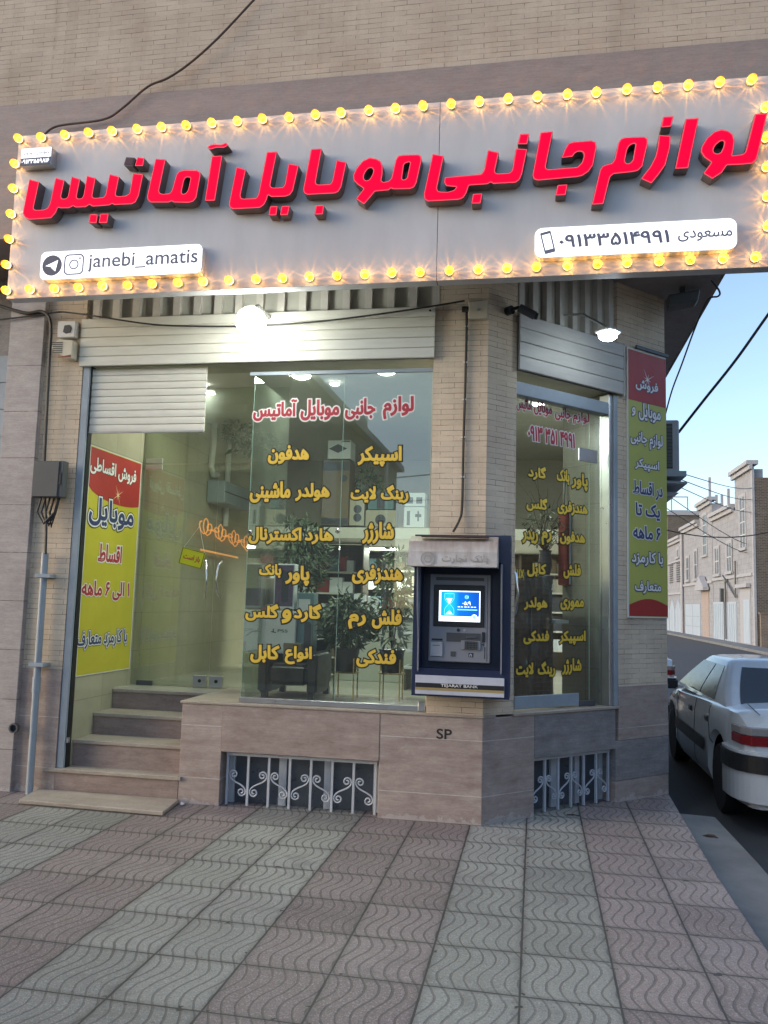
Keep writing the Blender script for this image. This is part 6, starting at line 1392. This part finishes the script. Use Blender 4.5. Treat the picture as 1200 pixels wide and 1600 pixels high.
# third house, lower
HC = Thing('town_house', 'far pale town house with pointed arch garage doors', 'house', (-72, 0, -0.25), HS)
HC.part('wall', hb(MB(), 68.4, 78, 0, DEP, -0.25, 7.1), M['house']); cornice(HC, 68.4, 78, 7.1)
house_window(HC, 69.8, 70.8, 5.9, 6.5, 1, 1)
for a in (69.3, 72.8):
    lo_ = MB()
    for k in range(9): hb(lo_, a, a + 1.6, -0.06, -0.002, 3.9 + .18 * k, 3.98 + .18 * k)
    HC.part('louvre', lo_, M['darkgrey'])
HC.part('string_course', hb(hb(MB(), 68.4, 78, -0.1, -0.002, 2.9, 3.05), 68.4, 78, -0.1, -0.002, 5.5, 5.62), M['house_trim'])
for a in (69.0, 71.9, 74.8):
    g = HC.part('arched_gate', MB().prism([(-a - 2.6, -.2), (-a, -.2), (-a, 1.5), (-a - .5, 2.0), (-a - 1.3, 2.6), (-a - 2.1, 2.0), (-a - 2.6, 1.5)], -0.06, -0.003), M['gate'])
    HC.part('gate_line', hb(MB(), a + 1.26, a + 1.34, -0.066, -0.0605, -.2, 2.5), M['bluegrey'], parent=g)
# far buildings closing the alley
def far(label, x0, x1, y0, y1, h, mat, **k):
    T = Thing('far_building', label, 'building', ((x0 + x1) / 2, y0, -0.25)); m = MBb((x0, x1, y0, y1, -0.25, h)); T.part('wall', m, M[mat])
    T.part('parapet', MBb((x0 - .15, x1 + .15, y0 - .15, y1, h + .001, h + 0.4)), M['house_trim']); return T
T = far('square bare brick house rising behind the far arched garages', 12.6, 24, 84, 96, 10.8, 'rough_brick'); T.part('cage', MBb((13.0, 14.6, 84.5, 86.5, 11.25, 11.35), (13.0, 13.1, 84.5, 84.6, 11.35, 12.6), (14.5, 14.6, 84.5, 84.6, 11.35, 12.6), (13.0, 14.6, 84.5, 84.6, 12.601, 12.7)), M['bluegrey'])
for k, (a, h) in enumerate(((16.4, 3.6), (17.0, 1.9), (17.5, 1.9), (18.1, 2.5))): T.part('roof_post', MBb((a, a + .22, 83.9, 84.12, 10.9, 10.9 + h)), M['house_trim'])
T = far('pale narrow house at the very end of the alley', 8.5, 12.4, 97, 108, 10.2, 'house')
for z in (2.2, 4.8, 7.4): T.part('window', MBb((9.4, 10.6, 96.9, 96.999, z, z + 1.6)), M['win_dark'])
T = far('low pale house closing the view beside the banner', -4, 8.2, 100, 112, 7.4, 'house')
for a in (1.5, 4.0, 6.2): T.part('window', MBb((a, a + 1.1, 99.9, 99.999, 3.4, 5.2)), M['win_dark'])
# boundary wall of the empty plot nearer to us
BW = Thing('boundary_wall', 'low brown brick boundary wall before the nearest town house', 'wall', (12.5, 46.2, -0.25))
BW.part('wall', MBb((11.45, 30, 46.0, 46.25, -0.25, 1.55)), M['low_brick']); BW.part('coping', MBb((11.4, 30, 45.95, 46.3, 1.551, 1.62)), M['low_brick'])
# air cooler hanging on the alley side of the shop building
yc0 = 9.25
xk = P(1061.5, 700, F1, yc0)[0]; z1 = P(1058, 656, F1, yc0)[1]; z0 = P(1058, 738, F1, yc0)[1]
AC2 = Thing('air_cooler', 'grey metal air cooler box jutting from the alley side of the shop building', 'air cooler', (1.35, yc0, z0))
AC2.part('case', MBb((1.17, xk, yc0, yc0 + 0.95, z0, z1)), surf('cooler_metal', (0.36, 0.38, 0.41), 0.5, var=0.15), bevel=0.015)
lv_ = MB()
for k in range(12): z = z0 + .06 + (z1 - z0 - .12) * k / 12; lv_.box(1.185, xk - 0.075, yc0 - 0.014, yc0 - 0.001, z, z + 0.03)
AC2.part('louvre', lv_, M['darkgrey'])
AC2.part('louvre_back', MBb((1.18, xk - 0.07, yc0 - 0.0009, yc0 - 0.0003, z0 + .04, z1 - .04)), M['black'])
AC2.part('bracket', MBb((1.168, xk + 0.05, yc0 - 0.12, yc0 + 1.0, z0 - 0.06, z0 - 0.003)), M['bluegrey'])
AN = Thing('metal_canopy', 'pair of small sheet metal canopies under the air cooler', 'canopy', (1.3, 9.3, z0 - 0.3))
AN.part('sheet', MB().prism([(1.168, z0 - 0.08), (xk + 0.07, z0 - 0.11), (xk + .07, z0 - .13), (1.168, z0 - 0.12)], 9.2, 10.6), M['bluegrey']); AN.part('sheet', MB().prism([(1.168, z0 - 0.18), (xk + 0.02, z0 - 0.20), (xk - .06, z0 - .235), (1.168, z0 - 0.25)], 9.4, 11), M['bluegrey'])
# overhead cables
def ptd(px, py, depth):
    d = ray(px, py); return tuple(EYE + d * depth)
wire('power_cable', 'thick black power cable crossing the sky from the air cooler', [ptd(1060, 676, 9.4), ptd(1100, 625, 9.2), ptd(1150, 562, 9.0), ptd(1204, 486, 8.8), tuple(Vector(ptd(1204, 486, 8.8)) * 4.0 - Vector(ptd(1150, 562, 9.0)) * 3.0), tuple(Vector(ptd(1204, 486, 8.8)) * 9.0 - Vector(ptd(1150, 562, 9.0)) * 8.0)], 0.015, 'cable', group=None)
for i, (a, b, da, db_, lab) in enumerate([((1060, 738), (1176, 762), 10, 47, 'thin wire from under the air cooler to the top of the nearest tower bay'), ((1055, 746), (1174, 780), 10, 47, 'thin wire sloping from the canopy to the tower window'), ((1040, 751), (1172, 800), 11, 47, 'long thin wire from behind the banner to below the tower window'),
                                          ((1038, 770), (1168, 850), 12, 48, 'steep thin wire crossing the middle house front'), ((1038, 792), (1168, 864), 12, 48, 'lowest steep wire crossing the house windows'), ((1036, 827), (1204, 831), 14, 16, 'dark level cable crossing the house fronts')]):
    n = 5; P0, P1 = Vector(ptd(*a, da)), Vector(ptd(*b, db_))
    wire('overhead_wire', lab, [tuple(P0.lerp(P1, k / n) - Vector((0, 0, 0.12 * 4 * (k / n) * (1 - k / n)))) for k in range(n + 1)], (0.006, 0.02) if i < 5 else 0.010, 'cable')

# ------------------------------------------------------------------ cars
def lerp_tab(tab, x):
    if x <= tab[0][0]: return tab[0][1]
    for (a, p), (b, q) in zip(tab, tab[1:]):
        if x <= b:
            t = (x - a) / (b - a); t = t * t * (3 - 2 * t) * 0.6 + t * 0.4; return p + (q - p) * t
    return tab[-1][1]
RW, WB = 0.315, 2.70
TOPZ = [(-0.86, 0.74), (-0.82, 0.94), (-0.76, 1.02), (-0.60, 1.04), (-0.2, 1.05), (1.0, 1.01), (2.3, 0.97), (2.9, 0.88), (3.35, 0.77), (3.52, 0.66), (3.58, 0.5)]
HWID = [(-0.86, 0.72), (-0.78, 0.795), (-0.5, 0.84), (0.4, 0.865), (2.0, 0.865), (2.9, 0.84), (3.35, 0.76), (3.58, 0.55)]
BELT = [(-0.86, 0.68), (-0.80, 0.89), (-0.6, 0.985), (0.2, 0.975), (2.4, 0.905), (3.3, 0.73), (3.58, 0.46)]
def car_sec(y):
    w_, b, tz = lerp_tab(HWID, y), lerp_tab(BELT, y), lerp_tab(TOPZ, y)
    b = min(b, tz - 0.015); zb = 0.22
    for yw in (0, WB):
        d = abs(y - yw)
        if d < RW + 0.075: zb = max(zb, RW + math.sqrt((RW + 0.075) ** 2 - d * d))
    zb = min(zb, b - 0.06); mid = zb + (b - zb) * 0.5
    return [(w_ - 0.05, zb), (w_ - 0.006, zb + (b - zb) * .16), (w_, mid), (w_ - 0.010, zb + (b - zb) * .82), (w_ - 0.035, b - .012), (w_ - 0.065, b + .004), (w_ * .75, b + (tz - b) * .55), (w_ * .4, b + (tz - b) * .9), (0, tz)]
def car_surf(y, t):
    s = car_sec(y); n = len(s) - 1; t = max(0, min(n - 1e-6, t)); i = int(t); f = t - i
    return (s[i][0] + (s[i + 1][0] - s[i][0]) * f, s[i][1] + (s[i + 1][1] - s[i][1]) * f)
def cabin(k):
    """glasshouse ring at height fraction k: half width, rear y, front y, z"""
    q = k ** 1.25
    return 0.805 - 0.215 * q, -0.34 + 0.92 * (k ** 0.92), 2.62 - 0.86 * (k ** 0.95), 0.955 + 0.385 * k
def cab_side(y, k, off=0.0): return cabin(k)[0] + off
def make_car(label):
    T = Thing('parked_car', label, 'car', (0, 0, 0))
    ys = sorted(set([-0.84 + (3.58 + .84) * k / 100 for k in range(101)] + [yw + s * (RW + .075) for yw in (0, WB) for s in (-1, 1)]))
    rows = []
    for y in ys:
        s = car_sec(y); rows.append([(-a, y, z) for a, z in s] + [(a, y, z) for a, z in s[::-1][1:]])
    m = MB(); m.grid(rows); n = len(rows[0])
    m.add(rows[0], [tuple(range(n))]); m.add(rows[-1], [tuple(range(n))])
    T.part('body', m, M['carpaint'], smooth=True)
    rows = []
    def ringpts(k, sh=0.0):
        w_, yr, yf_, z = cabin(k); w_ -= sh; yr += sh; yf_ -= sh; out = []; bow = 0.09
        rc = 0.10
        for cx, cy0, a0, bw in ((w_ - rc, yr + rc, -90, -1), (w_ - rc, yf_ - rc, 0, 1), (-(w_ - rc), yf_ - rc, 90, 1), (-(w_ - rc), yr + rc, 180, -1)):
            for i in range(6):
                a = R(a0 + 90 * i / 5); x = cx + rc * math.cos(a); out.append((x, cy0 + rc * math.sin(a) - bw * bow * (x / w_) ** 2 + bw * bow * .55, z))
        return out + out[:1]
    for k in range(11): rows.append(ringpts(k / 10))
    for sh, dz in ((0.03, 0.018), (0.09, 0.033), (0.22, 0.045), (0.45, 0.052)): rows.append([(x, y, z + dz) for x, y, z in ringpts(1.0, sh)])
    m = MB().grid(rows); m.add(rows[-1][:-1], [tuple(range(len(rows[-1]) - 1))]); T.part('roof', m, M['carpaint'], smooth=True)
    un = MB(); un.box(-0.70, 0.70, -0.7, 3.4, 0.2, 0.34); 
    un.box(-0.62, 0.62, -0.45, 0.45, 0.34, 0.80); un.box(-0.62, 0.62, WB - .45, WB + .45, 0.34, 0.72)
    T.part('underbody', un, M['black'])
    def side(f0, f1, s, k0=0.10, k1=0.90):
        rows = []
        for j in range(9):
            k = k0 + (k1 - k0) * j / 8; tt = j / 8
            rows.append([(s * (cabin(k)[0] + .006), f0(tt) + (f1(tt) - f0(tt)) * i / 8, cabin(k)[3]) for i in range(9)])
        T.part('side_window', MB().grid(rows), M['carglass'], smooth=True)
    for s in (-1, 1):
        side(lambda q: 0.34 + .36 * q, lambda q: 1.04, s); side(lambda q: 1.11, lambda q: 2.34 - .60 * q, s)
        for yh in (0.42, 1.30): T.part('door_handle', MBb((s * (car_surf(yh, 3.3)[0] - .01), s * (car_surf(yh, 3.3)[0] + .022), yh - .07, yh + .07, .77, .83)), M['black'], bevel=.01)
        T.part('rub_strip', MB().grid([[(s * (car_surf(y, 1.9)[0] + .012), y, z) for y in [.5 + 1.75 * i / 12 for i in range(13)]] for z in (.47, .50, .56, .59)]), M['black'])
        sd_ = MB()
        for yd in (0.30, 1.06, 2.15):
            sd_.tube([(s * (car_surf(yd, t)[0] + .001), yd, car_surf(yd, t)[1]) for t in (0.3, 1, 2, 3, 4)], 0.004, 4)
        T.part('door_seam', sd_, M['black'])
        T.part('wing_mirror', MBb((s * .87, s * 1.02, 2.03, 2.12, .93, 1.05)), M['black'], bevel=.02, seg=2)
        for i, (z0, z1, mt) in enumerate(((0.735, 0.815, 'tail_red'), (0.818, 0.885, 'tail_clear'))):
            o = [(s * .842, -0.56), (s * .815, -.76), (s * .745, -.853), (s * .42, -.872), (s * .42, -.80), (s * .7, -.75), (s * .78, -.56)]
            T.part('tail_light', MB().prism(o, z0, z1, 'xy'), M[mt], bevel=.006)
    for nm, sg in (('rear_window', -1), ('windscreen', 1)):
        rows = []
        for j in range(9):
            k = 0.10 + .80 * j / 8; w_, yr, yf_, z = cabin(k); bow = .09; r = []
            for i in range(13):
                x = (w_ - .115) * (i / 6 - 1); y = (yr if sg < 0 else yf_) - sg * bow * (x / w_) ** 2 + sg * bow * .55; r.append((x, y + sg * .007, z + .005))
            rows.append(r)
        T.part(nm, MB().grid(rows), M['carglass'], smooth=True)
    def path(o):
        q = []
        for k in range(25):
            a = math.pi * k / 24; cx_, sy_ = math.cos(a), math.sin(a)
            q.append((-(.85 + o) * math.copysign(abs(cx_) ** .42, cx_), -.36 - (.57 + o) * sy_ ** .62))
        return q
    bump = path(0.03) + [(a * .9, b + .14) for a, b in path(0)][::-1]
    T.part('rear_bumper', MB().prism(bump, 0.27, 0.515, 'xy'), M['carpaint'], bevel=.02, seg=2)
    T.part('bumper_strip', MB().prism(path(0.045) + [(a * .9, b + .14) for a, b in path(0)][::-1], 0.517, 0.655, 'xy'), M['black'], bevel=.012, seg=2)
    T.part('bumper_top', MB().prism(path(0.03) + [(a * .9, b + .14) for a, b in path(0)][::-1], 0.657, 0.685, 'xy'), M['carpaint'], bevel=.008)
    T.part('number_plate', MBb((-.26, .26, -.905, -.885, .74, .85)), M['whitep'])
    T.part('boot_seam', MB().tube([(-.66, -.80, .99), (-.66, -.34, 1.043)], .004, 4).tube([(.66, -.80, .99), (.66, -.34, 1.043)], .004, 4), M['black'])
    T.part('antenna', MB().tube([(0, .75, 1.38), (0, .45, 1.62)], .004, 5), M['black'])
    for s in (-1, 1):
        for yw in (0, WB):
            wh = T.part('wheel', MB().lathe([(RW * .68, -.10), (RW * .93, -.10), (RW, -.06), (RW, .06), (RW * .93, .10), (RW * .68, .10)], (s * .735, yw, RW), 'x', 32), M['rubber'], smooth=True)
            rm = MB().lathe([(RW * .69, s * .07), (RW * .66, s * .095), (RW * .60, s * .075), (RW * .3, s * .07), (RW * .22, s * .09), (.01, s * .095)], (s * .735, yw, RW), 'x', 28)
            T.part('rim', rm, M['rim'], parent=wh, smooth=True)
            hs_ = MB()
            for k in range(7):
                a = 2 * math.pi * k / 7; hs_.cyl((s * .735 + s * .0745, yw + .135 * math.cos(a), RW + .135 * math.sin(a)), (s * .735 + s * .088, yw + .135 * math.cos(a), RW + .135 * math.sin(a)), .026, n=10)
            T.part('rim_holes', hs_, M['black'], parent=wh)
    for s in (-1, 1): T.part('headlight', MBb((s * .42, s * .72, 3.42, 3.47, .55, .67)), M['tail_clear'], bevel=.02)
    return T
CAR = make_car('dusty white saloon car parked nearest in the alley, rear corner towards us')
CAR.o.location = (2.54, 8.45, -0.25)
c2 = copy_tree(CAR.o); c2.location = (1.60, 16.2, -0.25); c2['label'] = 'second white car farther up the alley, mostly hidden behind the shop corner'
# ------------------------------------------------------------------ across the street (seen mirrored in the window)
AX = Thing('street_house', 'plain brick house across the street, mirrored in the shop window', 'house', (-8, -9, -0.25))
AX.part('wall', MBb((-14, -5, -16.8, -3.4, -0.25, 6.35)), M['across'])
AX.part('eave', MBb((-14.2, -4.75, -16.95, -3.2, 6.351, 6.55)), M['house_trim'])
AX.part('drain_pipe', MB().cyl((-4.93, -14.2, -.2), (-4.93, -14.2, 6.34), 0.08), M['whitep'])
AX.part('chimney', MBb((-6.0, -5.4, -13.2, -12.6, 6.552, 7.5), (-6, -5.6, -9.6, -9.2, 6.552, 7.2)), M['house_trim'])
for y in (-14.8, -11.2, -7.4): AX.part('window', MBb((-4.999, -4.96, y, y + 1.3, 3.6, 5.0)), M['win_dark'])
AZ = Thing('street_house', 'plain pale house added unseen across the alley to block sky reflected in the corner glass door', 'house', (14, 10, -0.25))  # out of view, added to block bright sky in the corner glass
AZ.part('wall', MBb((9.6, 18, -3, 27, -0.25, 5.4)), M['rough_brick']); AZ.part('eave', MBb((9.4, 18, -3.2, 27.2, 5.401, 5.6)), M['house_trim'])
for y in range(0, 26, 5): AZ.part('window', MBb((9.56, 9.599, y, y + 1.4, 1.2, 2.8)), M['win_dark'])
AY = Thing('street_house', 'long low pale building on the far side of the street', 'house', (10, -19, -0.25))
AY.part('wall', MBb((-4, 34, -28, -19, -0.25, 3.6)), M['house']); AY.part('eave', MBb((-4.2, 34, -28, -18.8, 3.601, 3.8)), M['house_trim'])
for x in range(-2, 32, 4): AY.part('shutter', MBb((x, x + 2.8, -18.99, -18.95, -.2, 2.6)), M['bluegrey'])
for i, lab in ((0, 'upper cable'), (1, 'lower cable')):
    wire('street_wire', 'dark %s strung across the street behind us, mirrored in the window' % lab, [(-5, -16.6, 6.1 - .9 * i), (2, -15.5, 6.6 - .9 * i), (9, -14.5, 7.4 - .9 * i)], 0.02, 'cable')

for nm, lab, px, py, mt, sz in (('paper_scrap', 'tiny crumpled white paper scrap at the foot of the stone base', 284, 1259, 'white_vinyl', .018), ('twig', 'small dark twig lying before the right basement window', 896, 1275, 'twig', .05), ('dry_leaf', 'dry dark leaf lying on the concrete kerb strip', 1110, 1308, 'brown_cable', .05)):
    z = -0.075 if nm == 'dry_leaf' else 0.0; d = ray(px, py); p = EYE + d * ((z - EYE.z) / d.z); m = MB()
    if nm == 'paper_scrap':
        rn = random.Random(4)
        m.lathe([(sz * .2, 0.001), (sz, sz * .5), (sz * .7, sz * 1.1), (sz * .1, sz * 1.4)], (0, 0, 0), 'z', 7); m.v = [(a + rn.uniform(-.006, .006) + p.x, b + rn.uniform(-.006, .006) + p.y, c + rn.uniform(0, .006) + z) for a, b, c in m.v]
    elif nm == 'twig': m.tube([(p.x - sz, p.y, z + .006), (p.x, p.y + .01, z + .008), (p.x + sz, p.y - .008, z + .006)], [.005, .006, .003], 6)
    else: m.tube([(p.x - sz, p.y + .02, z + .004), (p.x - sz * .3, p.y, z + .012), (p.x + sz * .5, p.y - .012, z + .014), (p.x + sz, p.y - .03, z + .005)], [.002, .012, .01, .002], 6)
    single(nm, lab, 'litter', m, M[mt], (p.x, p.y, z))
